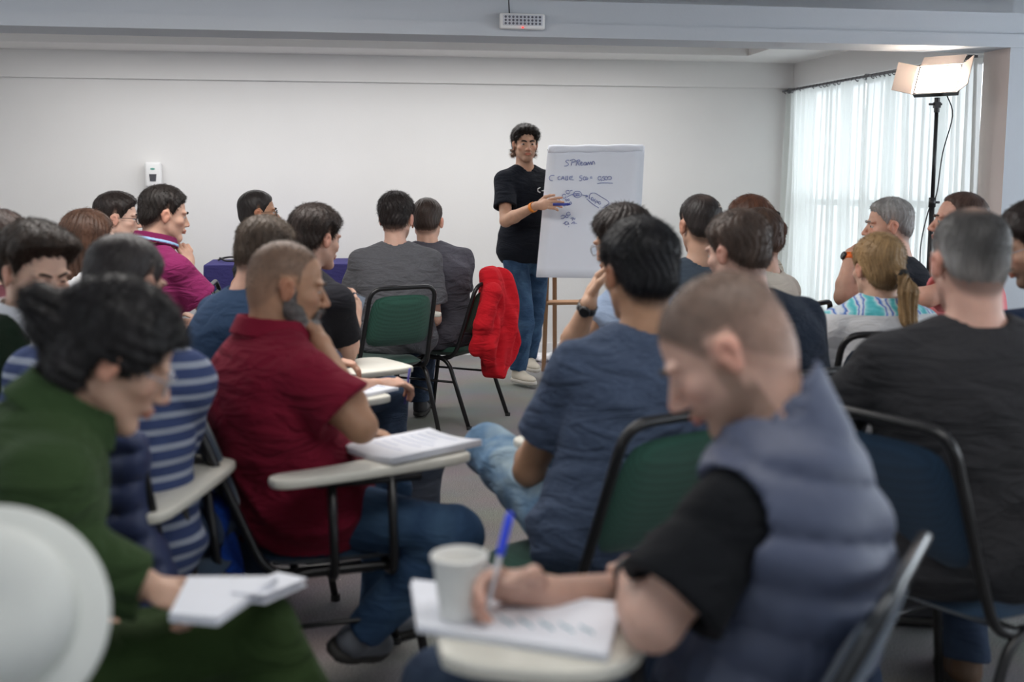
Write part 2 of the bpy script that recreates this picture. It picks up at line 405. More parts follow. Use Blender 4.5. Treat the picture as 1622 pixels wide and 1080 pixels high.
def strands(V, Nn, Q, n, L, rad, seed, colr, rise=.5):
    rng = np.random.default_rng(seed); idx = rng.integers(0, len(V), n)
    p, nn, q = V[idx], Nn[idx], Q[idx]
    crown = A(0, -.06, .13); t = q-crown; t = t/(np.linalg.norm(t, axis=1)[:, None]+1e-6)
    t = t-nn*(t*nn).sum(1)[:, None]; d = t*1.0+nn*rise+rng.normal(0, .33, t.shape)
    d = d/np.linalg.norm(d, axis=1)[:, None]; l = L*rng.uniform(.5, 1.25, n)[:, None]
    s1 = np.cross(d, nn+.01); s1 = s1/(np.linalg.norm(s1, axis=1)[:, None]+1e-6); s2 = np.cross(d, s1)
    base = p-nn*.002; mid = base+d*l*.55; bend = d+t*.5-nn*.35; bend /= np.linalg.norm(bend, axis=1)[:, None]; tip = mid+bend*l*.5
    r = rad; vs = np.stack([base+s1*r, base-s1*r*.5+s2*r*.87, base-s1*r*.5-s2*r*.87, mid+s1*r*.8, mid-s1*r*.4+s2*r*.7, mid-s1*r*.4-s2*r*.7, tip+s1*r*.2, tip-s1*r*.1+s2*r*.17, tip-s1*r*.1-s2*r*.17], 1).reshape(-1, 3)
    b = (np.arange(n)*9)[:, None]
    f = np.concatenate([b+np.array([0, 1, 4, 3]), b+np.array([1, 2, 5, 4]), b+np.array([2, 0, 3, 5]), b+np.array([3, 4, 7, 6]), b+np.array([4, 5, 8, 7]), b+np.array([5, 3, 6, 8])])
    cc = np.repeat(colr[idx]*rng.uniform(.7, 1.4, (n, 1)), 9, 0)
    return vs.astype(F32), f.astype(np.int32), cc.astype(F32)
def vnormals(V, F):
    n = np.cross(V[F[:, 2]]-V[F[:, 0]], V[F[:, 3]]-V[F[:, 1]]); out = np.zeros_like(V)
    for k in range(4): np.add.at(out, F[:, k], n)
    return out/(np.linalg.norm(out, axis=1)[:, None]+1e-9)
def hand_prims(w, u, n, side, curl, thumb=.5, sc=1.0):
    """w wrist, u finger direction, n palm-facing direction, side: +1 thumb along u x n"""
    u = np.array(u, F32); u /= np.linalg.norm(u); n = np.array(n, F32); n = n-u*(n@u); n /= np.linalg.norm(n)
    s = np.cross(u, n)*side; w = np.array(w, F32); R = np.stack([s, u, n], 1)
    prims = [('e', w+u*.048*sc, (.040*sc, .052*sc, .0155*sc), R), ('c', w-u*.01, w+u*.04*sc, .026*sc, .022*sc)]
    ends = []
    for i, (off, ln) in enumerate(((.030, .93), (.010, 1.03), (-.011, .97), (-.030, .78))):
        p = w+u*.088*sc+s*off*sc; ang = 0.; cl = curl[i] if hasattr(curl, '__len__') else curl
        fan = off*1.6
        for k, (L, a) in enumerate(((.044, .9), (.027, 1.2), (.021, .8))):
            ang += a*cl*1.25; d = u*math.cos(ang)+n*math.sin(ang)+s*fan*(1-.5*cl)
            d = d/np.linalg.norm(d); q = p+d*L*ln*sc; r0 = (.0098, .0088, .0080)[k]*sc; prims.append(('c', p, q, r0, r0*.9)); p = q
        ends.append(p)
    p = w+u*.018*sc+s*.026*sc; d0 = u*.62+s*.72+n*.30; d1 = u*.86+s*.25+n*(.2+thumb*.6); d2 = u*.9+s*(.1-.4*thumb)+n*(.2+thumb*.7)
    for d, L, r in ((d0, .045, .014), (d1, .034, .0115), (d2, .027, .0098)):
        d = d/np.linalg.norm(d); q = p+d*L*sc; prims.append(('c', p, q, r*sc, r*.9*sc)); p = q
    return prims, ends
def eval_prims(P, prims, k=.006):
    d = None
    for i, q in enumerate(prims):
        x = ell(P, q[1], q[2], q[3]) if q[0] == 'e' else cone(P, q[1], q[2], q[3], q[4])
        d = x if d is None else smin(d, x, .014 if i < 2 else k)
    return d
def folds(P, seed, amp, fr=1.):
    s = seed*1.7; q = P+.03*np.sin(P[:, [1, 2, 0]]*9+s)
    n1 = np.sin(q@A(9, 5, 52)*fr+2.2*np.sin(q[:, 0]*11+s)+1.6*np.sin(q[:, 1]*13+s*2))
    n2 = np.sin(q@A(38, 8, 26)*fr+2.*np.sin(q[:, 2]*12+s)+s)
    m = .5+.5*np.sin(q[:, 0]*8+q[:, 2]*7+s*2); m2 = .5+.5*np.sin(q[:, 0]*6-q[:, 2]*9+s*3)
    return -amp*((.5+.5*n1)**2*(.35+m)+.7*(.5+.5*n2)**2*m2)+amp*.4
def ik(a, t, l1, l2, pole):
    a, t, pole = (np.array(x, F32) for x in (a, t, pole)); v = t-a; d = np.linalg.norm(v)
    if d > (l1+l2)*.995: t = a+v/d*(l1+l2)*.995; v = t-a; d = np.linalg.norm(v)
    u = v/d; x = (l1*l1-l2*l2+d*d)/(2*d); h = math.sqrt(max(l1*l1-x*x, 0))
    p = pole-u*(pole@u); p /= np.linalg.norm(p)+1e-9
    return a+u*x+p*h, t
# ------------------------------------------------------------------ people
def torso_sdf(P, B, inf, fat):
    sc = lambda r, g=1.: tuple((x*g+inf) for x in r)
    R = B['R']; Ru = B['Rc']; w = B['w']
    d = ell(P, B['p0'], (.172*fat*w+inf, .130*fat+inf, .125+inf))
    d = smin(d, ell(P, B['waist']+B['fw']*.01*(fat-1)*10, (.150*fat*w+inf, .112*fat+inf, .17+inf), R), .07)
    d = smin(d, ell(P, B['chest'], (.165*w*min(fat, 1.1)+inf, .118*(.5+.5*fat)+inf, .19+inf), Ru), .07)
    return d
def shoulders_sdf(P, B, inf):
    nb = B['nb']; d = None
    for k in ('l', 'r'):
        x = cone(P, nb+B['up']*.012, B['sh'+k], .036+inf, .048+inf)
        y = cone(P, B['chest']+(B['sh'+k]-B['chest'])*.35, B['sh'+k], .10+inf*.6, .046+inf)
        x = smin(x, y, .04); d = x if d is None else smin(d, x, .03)
    return d
def person(label, hp, Y, body=0., lean=8., head=(0, 0, 0), skin=(.62, .40, .30), hair=None, hcol=(.03, .022, .018),
           top=None, bottom=None, arms=None, legs=None, stand=False, w=1., fat=1., hs=1., side=0., stub=None, face=None,
           glasses=None, beard=None, res=.0045, seed=1, group=None, armvis=.0042, shoe=(.03, .03, .035), nstr=1500, seatz=.55, hpatch=None, hunch=0., brow=True):
    top = top or {}; arms = arms or {}; legs = legs or {}; hair = hair or {}
    f = dict(fw=1., nose=0., lid=.002, brow=1.); f.update(face or {})
    Hc = W(hp[0], hp[1], Y); R3 = rotm(body)
    rad = math.radians
    def dr(a, s=0.): a = rad(a); v = A(math.sin(rad(s)), math.sin(a), math.cos(a)); return v/np.linalg.norm(v)
    L0, L1, L2, L3 = lean*.6, lean+hunch*.3, lean*1.1+hunch, lean*1.15+hunch+head[1]*.35
    Rh = rotm(head[0]-body, head[1], head[2]); hoff = Rh@A(0, .022, .078)*hs
    c1 = dr(L0, side)*.14; c2 = c1+dr(L1, side)*.19; c3 = c2+dr(L2, side*.6)*.185; c4 = c3+dr(L3, 0)*.085
    p0 = A(0, 0, .97 if stand else seatz)
    k = (Hc.z-p0[2]-hoff[2])/c4[2]
    B = dict(p0=p0, waist=p0+c1*k, chest=p0+c2*k, nb=p0+c3*k, w=w); nt_ = p0+c4*k; hc = nt_+hoff
    root = np.array(Hc, F32)-R3@hc; root[2] = 0
    print('PERSON %-46s k=%.2f root=(%.2f,%.2f)' % (label[:46], k, root[0], root[1]))
    toL = lambda p: R3.T@(np.asarray(p, F32)-root)
    def pt(p): return toL(W(p[1], p[2], Y+p[3])) if p[0] == 'px' else A(*p)
    B['R'] = rotm(0, L1, side); B['Rc'] = rotm(0, L2, side*.6); B['up'] = dr(L3); B['fw'] = A(0, 1, 0)
    lat = A(1, 0, 0); Rc = B['Rc']
    for key, s in (('l', -1), ('r', 1)):
        B['sh'+key] = B['nb']-dr(L2)*.080+lat*s*.166*w+A(0, .012, 0)
        sp = arms.get(key.upper(), {}).get('sh')
        if sp: B['sh'+key] = B['sh'+key]+A(*sp)
    limb = {}
    for key, s in (('L', -1), ('R', 1)):
        a = dict(curl=.45, thumb=.5); a.update(arms.get(key, {}))
        sh = B['sh'+key.lower()]
        wr = pt(a['wr']) if 'wr' in a else A(s*.16, .36, .72 if not stand else .95)
        if 'el' in a: el = pt(a['el'])
        else: el, wr = ik(sh, wr, .30, .265, A(*(a.get('pole') or (s*.5, -.3, -1))))
        if 'el' in a: print('   arm', key, 'upper %.2f fore %.2f' % (np.linalg.norm(el-sh), np.linalg.norm(wr-el)))
        hd = (pt(a['tip'])-wr) if 'tip' in a else (A(*a['hd']) if 'hd' in a else wr-el); hd = hd/np.linalg.norm(hd)
        if 'pnw' in a: pn = R3.T@A(*a['pnw'])
        else: pn = A(*(a.get('pn') or (0, 0, -1)))
        prims, ends = hand_prims(wr+hd*.012, hd, pn, 1 if key == 'R' else -1, a['curl'], a['thumb'], a.get('hsc', 1.))
        limb[key] = dict(sh=sh, el=el, wr=wr, hd=hd, pn=pn, prims=prims, ends=ends, vis=a.get('vis', False), bent=a)
    lg = {}
    for key, s in (('L', -1), ('R', 1)):
        q = legs.get(key, {})
        hip = p0+A(s*.095, .02, -.015)
        if stand: kn = pt(q['kn']) if 'kn' in q else hip+A(s*.01, .02, -.43); an = pt(q['an']) if 'an' in q else A(s*.11, -.01, .085)
        else: kn = pt(q['kn']) if 'kn' in q else A(s*.15, .47, .53); an = pt(q['an']) if 'an' in q else A(s*.14, .44, .095)
        fd = A(*q.get('fd', (s*.15, 1, 0))); fd = fd/np.linalg.norm(fd)
        lg[key] = dict(hip=hip, kn=kn, an=an, fd=fd)
        if 'kn' in q: print('   leg', key, 'thigh %.2f shin %.2f kneez %.2f' % (np.linalg.norm(kn-hip), np.linalg.norm(an-kn), kn[2]))
    skin = np.array(skin, F32); hcol = np.array(hcol, F32)
    # --- head and neck skin
    toH = lambda P: ((P-hc)@Rh)/hs
    nbm = B['nb']-dr(L2)*.03; ntop = hc+Rh@A(0, -.028, -.055)*hs; nr = .057*(.75+.25*fat)
    def fskin(P):
        Q = toH(P); d = head_sdf(Q, f)*hs
        d = smin(d, cone(P, nbm, ntop, nr+.004, nr), .022)
        d = smin(d, cone(P, B['nb'], B['shl'], .046, .05), .03); d = smin(d, cone(P, B['nb'], B['shr'], .046, .05), .03)
        return d
    lo, hi = bbox([hc, B['nb']], .165*hs); lo[2] = B['nb'][2]-.06
    V, F = nets(fskin, lo, hi, res); Q = toH(V)
    c = np.tile(skin, (len(V), 1)); X = np.abs(Q[:, 0])
    def mixc(c, col, m): m = np.clip(m, 0, 1)[:, None]; return c*(1-m)+np.array(col, F32)*m
    rj = np.random.default_rng(seed)
    c = mixc(c, skin*A(1.0, .62, .58), np.exp(-((X-.045)**2+(Q[:, 2]+.025)**2+(Q[:, 1]-.07)**2)/.02**2)*.35)
    c = mixc(c, skin*A(1.05, .68, .62), sst(X, .070, .082)*sst(-np.abs(Q[:, 2]+.008), -.04, -.02)*.55*(Q[:, 1] > -.035))
    c = mixc(c, skin*A(1.05, .7, .65), np.exp(-(X**2+(Q[:, 2]+.032)**2+(Q[:, 1]-.108)**2)/.016**2)*.4)
    lipc = skin*A(.85, .50, .48)
    c = mixc(c, lipc, sst(.0105-np.abs(Q[:, 2]+.063), 0, .004)*sst(.024-X, 0, .004)*(Q[:, 1] > .08)*.9)
    # front of neck and lower face stubble
    if stub:
        m = sst(-Q[:, 2], .035, .07)*(Q[:, 1] > -.02)*sst(Q[:, 2], -.17, -.12)
        m = np.maximum(m, sst(.035-X, 0, .01)*sst(-Q[:, 2], .038, .045)*(Q[:, 1] > .05)*sst(Q[:, 2], -.14, -.1))
        m = np.maximum(m, sst(Q[:, 1], -.01, .0)*sst(.03-Q[:, 1], 0, .012)*sst(-Q[:, 2], -.02, .03)*sst(X, .045, .06)*sst(Q[:, 2], -.15, -.1))
        keep = 1-sst(.0105-np.abs(Q[:, 2]+.063), 0, .004)*sst(.022-X, 0, .004)
        c = mixc(c, stub[0], m*stub[1]*keep)
    if hair.get('buzz') is not None:
        m = sst(Q[:, 2]-hairline(Q, hair.get('rec', 0.), hair.get('low', 0.)), -.006, .02)*(1-sst(np.abs(Q[:, 2]+.008), .0, .03)*0)
        ear = (X > .073)*(Q[:, 2] < .03)*(Q[:, 1] > -.035)*(Q[:, 1] < .02)
        c = mixc(c, hcol, m*hair['buzz']*(1-ear)*(.55+.45*sst(Q[:, 2], -.02, .06)))
    if hair.get('buzz') is None and hair.get('kind') != 'none':
        m = sst(Q[:, 2]-hairline(Q, hair.get('rec', 0.), hair.get('low', 0.)), -.02, .01)*(Q[:, 1] < .0)*(1-(X > .074)*(Q[:, 1] > -.035))
        c = mixc(c, hcol, m*.6)
    parts = [(V, F, c)]
    # --- arms
    slv = top.get('sleeve', 'short')
    for key in 'LR':
        l = limb[key]
        def farm(P, l=l):
            d = cone(P, l['sh'], l['el'], .050, .040)
            m = l['el']+(l['wr']-l['el'])*.28
            d = smin(d, cone(P, l['el'], m, .040, .043), .015)
            d = smin(d, cone(P, m, l['wr'], .042, .026), .015)
            hp_ = eval_prims(P, l['prims']); return smin(d, hp_, .012)
        st = l['sh']+(l['el']-l['sh'])*.35 if slv != 'long' else l['el']+(l['wr']-l['el'])*.75
        pts = [st, l['wr'], l['wr']+l['hd']*.12]+l['ends']
        if slv != 'long': pts += [l['el']]
        lo, hi = bbox(pts, .052 if slv != 'long' else .035)
        V, F = nets(farm, lo, hi, armvis if l['vis'] else .0075)
        cc = np.tile(skin, (len(V), 1)); he = np.array(l['ends'])
        dd = np.linalg.norm(V[:, None]-he[None], axis=2).min(1); cc = mixc(cc, skin*A(1.04, .78, .72), np.exp(-(dd/.02)**2)*.5)
        parts.append((V, F, cc))
    # --- covered body, coarse
    def fbody(P):
        d = smin(torso_sdf(P, B, -.010, fat), shoulders_sdf(P, B, -.010), .03)
        for key in 'LR':
            g = lg[key]; d = smin(d, cone(P, g['hip'], g['kn'], .076, .052), .03); d = smin(d, cone(P, g['kn'], g['an'], .050, .036), .02)
            l = limb[key]; d = smin(d, cone(P, l['sh'], l['sh']+(l['el']-l['sh'])*(.6 if slv != 'long' else 1.), .046, .040), .02)
            if slv == 'long': d = smin(d, cone(P, l['el'], l['wr'], .037, .024), .02)
        return d
    lo, hi = bbox([B['nb'], p0, B['shl'], B['shr']]+[lg[k_][j] for k_ in 'LR' for j in ('kn', 'an')]+([limb[k_]['el'] for k_ in 'LR'] if slv == 'long' else []), .17)
    hi[2] = B['nb'][2]+.01
    V, F = nets(fbody, lo, hi, .016); parts.append((V, F, skin))
    V, F, c = join(parts)
    o = mk('person', V, F, M_SKIN, cols=c, loc=Vector(root.tolist()), rotz=-rad(body))
    tag(o, label, 'person', group)
    # --- eyes and brows
    Hm = Matrix(Rh.tolist()).to_4x4(); Hm.translation = Vector(hc.tolist()); Hm = Hm @ Matrix.Scale(hs, 4)
    for s in (-1, 1):
        m_ = MB(); prof = [(max(.0125*math.sin(PI*i/10), 1e-5), .0125*math.cos(PI*i/10)) for i in range(11)]
        E = Hm @ Matrix.Translation((s*.031, .073, .001)) @ Matrix.Rotation(-PI/2+f.get('gz', 0.), 4, 'X') @ Matrix.Rotation(0, 4, 'Y')
        m_.lathe(prof, 14, E @ Matrix.Rotation(f.get('gx', 0.), 4, 'Y'))
        e = m_.build('eye', M_EYE, o, smooth=True); e.data.materials.append(M_IRIS)
        for p in e.data.polygons:
            if p.index < 14*2: p.material_index = 1
        if brow:
            b_ = MB(); bp = [Hm @ Vector(q) for q in ((s*.010, .094, .019), (s*.022, .094, .024), (s*.036, .088, .026), (s*.052, .072, .018))]
            b_.tube(smooth_path(bp, 3), .003, 6, rr=[(.0022+.0016*math.sin(PI*min(1, (i+1)/10)))*f['brow'] for i in range(10)])
            bo = b_.build('eyebrow', M_HAIR, o, smooth=True)
            a = bo.data.color_attributes.new('Col', 'FLOAT_COLOR', 'POINT')
            for q in a.data: q.color = tuple(hcol*.9)+(1,)
    # --- hair
    if hair.get('kind') != 'none':
        hr = dict(hair); hr['seed'] = seed
        if hair.get('buzz') is not None: hr.update(side=.0015, top=.0032, mess=.0004) if not hair.get('top') else None
        fh = lambda P: hair_sdf(toH(P), hr)*hs
        ext = .15*hs+(.24 if hair.get('kind') in ('long', 'pony') else (.05 if hair.get('kind') == 'bun' else 0))
        lo, hi = bbox([hc], ext)
        if hair.get('kind') in ('long', 'pony'): hi = np.minimum(hi, hc+.17)
        V, F = nets(fh, lo, hi, res*.9 if hair.get('buzz') is None else res*.7); Q = toH(V)
        if hair.get('buzz') is not None:
            # stubble: only the strands and a thin cap
            c = np.tile(hcol, (len(V), 1))
        else: c = np.tile(hcol, (len(V), 1))
        if hpatch:
            for (px_, py_, pz_, rr_, colr, am) in hpatch:
                m = np.exp(-((X_ := np.abs(Q[:, 0])-px_)**2+(Q[:, 1]-py_)**2+(Q[:, 2]-pz_)**2)/rr_**2)*am
                c = mixc(c, colr, m)
        c = c*(1+.10*np.sin(np.arctan2(Q[:, 0], Q[:, 1]+.05)*37+4*np.sin(Q[:, 2]*40+seed)))[:, None]
        if hair.get('kind', 'short') in ('short', 'curly') and hair.get('buzz') is None:
            hz = Q[:, 2]-hairline(Q, hair.get('rec', 0.), hair.get('low', 0.)); c = mixc(c, skin*.55+hcol*.3, (1-sst(hz, .0, .035))*.55*(Q[:, 1] < .0))
        N_ = vnormals(V, F)
        if nstr and hair.get('buzz') is None:
            keep = N_@(Rh@A(0, 0, 1)) > -.6
            sv, sf, sc_ = strands(V, N_, (V-hc)/hs, int(nstr*1.7), hair.get('len', .014), hair.get('srad', .0008), seed, c, hair.get('rise', .45))
            V, F, c = join([(V, F, c), (sv, sf, sc_)])
        if hair.get('buzz') is not None:
            # very short strands only, scalp colour shows through
            sv, sf, sc_ = strands(V, N_, (V-hc)/hs, 5000, .004, .0005, seed, c, .8); V, F, c = sv, sf, sc_
        mk('hair', V, F, M_HAIR, o, cols=c)
        if hair.get('tie'):
            px = hair.get('px', 0.); pz = hair.get('pz', 0.); m_ = MB()
            m_.lathe([(.017, -.012), (.024, -.006), (.024, .006), (.017, .012)], 14, Hm @ Matrix.Translation((px*.5, -.137, pz)) @ Matrix.Rotation(-.9, 4, 'X'))
            m_.build('hair_tie', plain('hair_tie', (.01, .01, .01), .8), o, smooth=True)
    if beard:
        def fb(P):
            Q = toH(P); b = ell(Q, (0, .030, -.065), (.066, .070, .062)); S = Q.copy(); S[:, 0] = np.abs(Q[:, 0])
            b = smin(b, cone(S, (.060, .0, -.05), (.016, .070, -.108), .018, .022), .02)
            b = smin(b, ell(Q, (0, .072, -.112), (.032, .028, .028)), .02)
            b = smin(b, cone(S, (.066, .006, .005), (.062, .004, -.05), .010, .016), .01)
            b = b+.0015*np.sin(Q[:, 0]*300+4*np.sin(Q[:, 2]*90))
            lim = np.interp(Q[:, 1], [-.01, .02, .045, .06, .12], [.03, -.01, -.052, -.076, -.076]).astype(F32)
            b = smax(b, Q[:, 2]-lim, .006); b = smax(b, -Q[:, 1]-.012, .005)
            mu = cone(S, (.004, .101, -.047), (.026, .088, -.056), .006, .006); mu = smin(mu, cone(S, (.026, .088, -.056), (.028, .083, -.08), .006, .008), .005)
            return smin(b, mu, .004)*hs
        lo, hi = bbox([hc+Rh@A(0, .04, -.06)], .115*hs)
        V, F = nets(fb, lo, hi, .0045); Q = toH(V); N_ = vnormals(V, F)
        c = np.tile(np.array(beard[0], F32), (len(V), 1)); c = mixc(c, beard[1], sst(-Q[:, 2], .06, .12)*sst(Q[:, 1], .0, .06))
        c = mixc(c, beard[0], (Q[:, 2] > -.062)*(Q[:, 1] > .08)*1.)
        sv, sf, s_ = strands(V, N_, (V-hc)/hs, 2500, .012, .0006, seed, c, .7)
        V, F, c = join([(V, F, c), (sv, sf, s_)]); mk('beard', V, F, M_HAIR, o, cols=c)
    if glasses:
        g = MB(); r_ = .0016
        for s in (-1, 1):
            ring = [Hm @ Vector((s*(.034+.024*math.cos(t)*(1+.08*math.cos(2*t))), .101-.010*abs(math.cos(t))*(1 if math.cos(t)*1 > 0 else .2), -.002+.019*math.sin(t))) for t in [2*PI*i/18 for i in range(18)]]
            g.tube(ring, r_, 6, closed=True)
            g.tube([Hm @ Vector(q) for q in ((s*.058, .093, .004), (s*.073, .07, .006), (s*.080, .0, .004), (s*.078, -.02, -.010))], r_, 6)
        g.tube([Hm @ Vector(q) for q in ((-.011, .101, .0), (0, .106, .004), (.011, .101, .0))], r_, 6)
        go = g.build('glasses', plain('glasses_frame_'+str(glasses), (.02, .02, .022) if glasses == 1 else (.35, .35, .38), .3), o, smooth=True)
        for s in (-1, 1):
            q = MB(); ring = [Hm @ Vector((s*(.034+.023*math.cos(t)), .100-.009*abs(math.cos(t))*(1 if math.cos(t) > 0 else .2), -.002+.018*math.sin(t))) for t in [2*PI*i/18 for i in range(18)]]
            back = [p-(Hm.to_3x3() @ Vector((0, .0012, 0))) for p in ring]
            q.add(ring+back, [tuple(range(18)), tuple(reversed(range(18, 36)))]+[(i, (i+1) % 18, 18+(i+1) % 18, 18+i) for i in range(18)]); q.build('lens', M_LENS, go)
    # --- clothes
    neckcut = lambda P, r, dz=0.: cone(P, B['nb']-dr(L2)*(.02-dz), ntop+(ntop-B['nb'])*1.5, r, r+.03)
    def sleeves(P, inf, upto, kind):
        out = None
        for key in 'LR':
            l = limb[key]; e = l['sh']+(l['el']-l['sh'])*upto
            if kind == 'short':
                d = cone(P, l['sh'], e, .050+inf, .050+inf+top.get('flare', .008))
                ax = (l['el']-l['sh'])/np.linalg.norm(l['el']-l['sh']); d = np.maximum(d, (P-e)@ax)
                inn = cone(P, l['sh']+ax*.12, l['el'], .050+inf*.35, .046+inf*.35+top.get('flare', .008)); d = smax(d, -inn, .003)
            else:
                l2 = l['wr']-(l['wr']-l['el'])/np.linalg.norm(l['wr']-l['el'])*.0
                d = cone(P, l['sh'], l['el'], .054+inf, .046+inf); d = smin(d, cone(P, l['el'], l2, .047+inf, .032+inf*.8), .02)
                ax = (l['wr']-l['el'])/np.linalg.norm(l['wr']-l['el']); d = np.maximum(d, (P-l2)@ax)
                d = smax(d, -cone(P, l2-ax*.03, l2+ax*.1, .030, .034), .003)
            out = d if out is None else np.minimum(out, d)
        return out
    inf = top.get('inf', .012); hem = top.get('hem', -.085 if not stand else -.10); amp = top.get('amp', .006)
    spd = (B['waist']-p0)/np.linalg.norm(B['waist']-p0)
    def fshirt(P):
        d = smin(torso_sdf(P, B, inf, fat), shoulders_sdf(P, B, inf), .035)
        low = sst(-(P[:, 2]-B['waist'][2]), -.12, .10)
        d = d-low*top.get('loose', .006)
        d = np.maximum(d, hem-(P-p0)@spd)
        d = smin(d, sleeves(P, inf, top.get('upto', .62), slv), .022)
        d = d+folds(P, seed, 1., top.get('ffr', 1.))*amp*(.45+.55*low)*(.12+.88*sst(np.linalg.norm(P-B['nb'], axis=1), .09, .22))
        d = smax(d, -neckcut(P, top.get('neck', .064), top.get('ndz', 0.)), .008)
        return d
    pts = [B['nb'], B['waist'], p0, B['shl'], B['shr']]
    for key in 'LR':
        pts.append(limb[key]['sh']+(limb[key]['el']-limb[key]['sh'])*(top.get('upto', .62) if slv == 'short' else 1.))
        if slv == 'long': pts.append(limb[key]['wr'])
    lo, hi = bbox(pts, .10); lo -= A(.09*fat, .09*fat, .0); hi += A(.09*fat, .09*fat, 0)
    sres = top.get('res', .0075)
    V, F = nets(fshirt, lo, hi, sres); mk(top.get('name', 'shirt'), V, F, top['mat'], o)
    if top.get('collar'):
        cm = top['collar']; hgt = top.get('ch', .045); cr = nr+.014
        ax = (ntop-B['nb'])/np.linalg.norm(ntop-B['nb']); cb = B['nb']+ax*top.get('cz', .012)
        def fc(P, r0=cr, r1=cr-.002, th=.0045, h0=0., h1=hgt, open_=top.get('copen', .03)):
            t = (P-cb)@ax; rr = np.linalg.norm((P-cb)-t[:, None]*ax, axis=1)
            R_ = r0+.030*np.clip(1-t/.05, 0, 1)+top.get('cfl', .0)*np.clip(t/.05, 0, 1)
            d = np.abs(rr-R_)-th+.001*np.sin(np.arctan2(P[:, 0]-cb[0], P[:, 1]-cb[1])*6+seed)
            d = smax(d, t-h1, .003); d = smax(d, h0-t, .003)
            gap = open_-np.abs(P[:, 0]-cb[0]); return np.where(P[:, 1] > cb[1], np.maximum(d, gap), d)
        lo, hi = bbox([cb+ax*.03], .14); V, F = nets(fc, lo, hi, .0042); mk('collar', V, F, cm, o)
        if top.get('band'):
            g_ = lambda P: fc(P, cr+.004, cr+.003, .0035, .006, .020); V, F = nets(g_, lo, hi, .0035); mk('collar_band', V, F, top['band'], o)
    if top.get('over'):
        ov = top['over']; oinf = ov.get('inf', .030)
        def fov(P):
            d = smin(torso_sdf(P, B, oinf, fat), shoulders_sdf(P, B, oinf), .035)
            if ov['kind'] == 'jacket':
                d = smin(d, sleeves(P, oinf, 1., 'long'), .02); d = d+folds(P, seed+3, .008)
                gap = (.075+.1*np.clip(P[:, 2]-B['chest'][2], 0, .2))-np.abs(P[:, 0]); d = np.where(P[:, 1] > .02, np.maximum(d, gap), d)
                col_ = cone(P, B['nb'], B['nb']+B['up']*.05, .085, .075); d = smin(d, col_, .01)
            else:
                t = (P-p0)@spd
                ph = np.abs(np.sin(PI*(t+.012*np.sin(P[:, 0]*14))/.072)); q_ = np.sqrt(ph)
                lowm = sst(-(t-.26), -.02, .02); v_ = np.abs(np.sin(PI*(np.arctan2(P[:, 0], P[:, 1]-B['waist'][1]))*3.2))**.5
                d = d-.013*(q_*(.5+.5*v_**lowm))+.008+.003*np.sin(P@A(40, 33, 25))
                for key in 'LR':
                    l = limb[key]; d = smax(d, -cone(P, l['sh']+(l['sh']-B['chest'])*.12, l['el'], .076, .068), .015)
                col_ = cone(P, B['nb']-B['up']*.02, B['nb']+B['up']*.06, .098, .086); d = smin(d, col_-.006*np.sin(P[:, 0]*30+1), .015)
            d = np.where(np.linalg.norm(P-p0, axis=1) < .3, np.maximum(d, hem-.02-(P-p0)@spd), d)
            return smax(d, -neckcut(P, .072, -.03), .006)
        lo, hi = bbox(pts+([limb[k_]['wr'] for k_ in 'LR'] if ov['kind'] == 'jacket' else []), .13); lo -= A(.09, .09, 0); hi += A(.09, .09, 0)
        V, F = nets(fov, lo, hi, .0085); mk(ov['kind'] if ov['kind'] == 'jacket' else 'puffer_vest', V, F, ov['mat'], o)
    # trousers
    def ftr(P):
        d = np.maximum(ell(P, p0+A(0, .01, -.01), (.172*fat, .130*fat, .130)), (P-p0)@spd-.10)
        for key in 'LR':
            g = lg[key]; d = smin(d, cone(P, g['hip'], g['kn'], .092, .070), .035)
            e = g['an']+(g['kn']-g['an'])/np.linalg.norm(g['kn']-g['an'])*.0
            c_ = smin(cone(P, g['kn'], g['kn']+(g['an']-g['kn'])*.4, .069, .068), cone(P, g['kn']+(g['an']-g['kn'])*.4, e, .067, .056), .02)
            ax = (g['an']-g['kn'])/np.linalg.norm(g['an']-g['kn']); c_ = np.maximum(c_, (P-e)@ax); d = smin(d, c_, .02)
        return d+folds(P[:, [0, 2, 1]], seed+5, .008, .8)
    lo, hi = bbox([p0]+[lg[k_][j] for k_ in 'LR' for j in ('kn', 'an')], .11); lo -= A(.1*fat, .08*fat, 0); hi += A(.1*fat, .06, .03)
    V, F = nets(ftr, lo, hi, .0105 if not legs else .009); mk('trousers', V, F, bottom or cloth('dark_jeans', (.03, .045, .08), dirt=(.05, .075, .12)), o)
    for key in 'LR':
        g = lg[key]; fd = g['fd']; sc_ = shoe if isinstance(shoe, bpy.types.Material) else plain('shoe_leather_%.2f_%.2f' % (shoe[0], shoe[2]), shoe, .6)
        up_ = A(0, 0, 1) if g['an'][2] < .2 else (lambda v: v/np.linalg.norm(v))(g['kn']-g['an'])
        fd = fd-up_*(fd@up_); fd = fd/np.linalg.norm(fd); sd_ = np.cross(fd, up_); Rf = np.stack([sd_, fd, up_], 1); b0 = g['an']-up_*min(.085, g['an'][2] if g['an'][2] < .2 else .085)
        def fs(P):
            Q = (P-b0)@Rf; d = ell(Q, (0, .02, .045), (.042, .075, .05)); d = smin(d, ell(Q, (0, .11, .030), (.046, .085, .036)), .03)
            d = smin(d, cone(Q, (0, -.01, .05), (0, -.005, .10), .040, .044), .02); return smax(d, .024-Q[:, 2], .004)
        def fsole(P):
            Q = (P-b0)@Rf; d = smin(ell(Q, (0, -.01, .01), (.042, .06, .1)), ell(Q, (0, .11, .01), (.049, .09, .1)), .06); return smax(np.maximum(d, np.abs(Q[:, 2]-.014)-.013), -1., .001)
        lo, hi = bbox([b0+fd*.06+up_*.05], .17); V, F = nets(fs, lo, hi, .008)
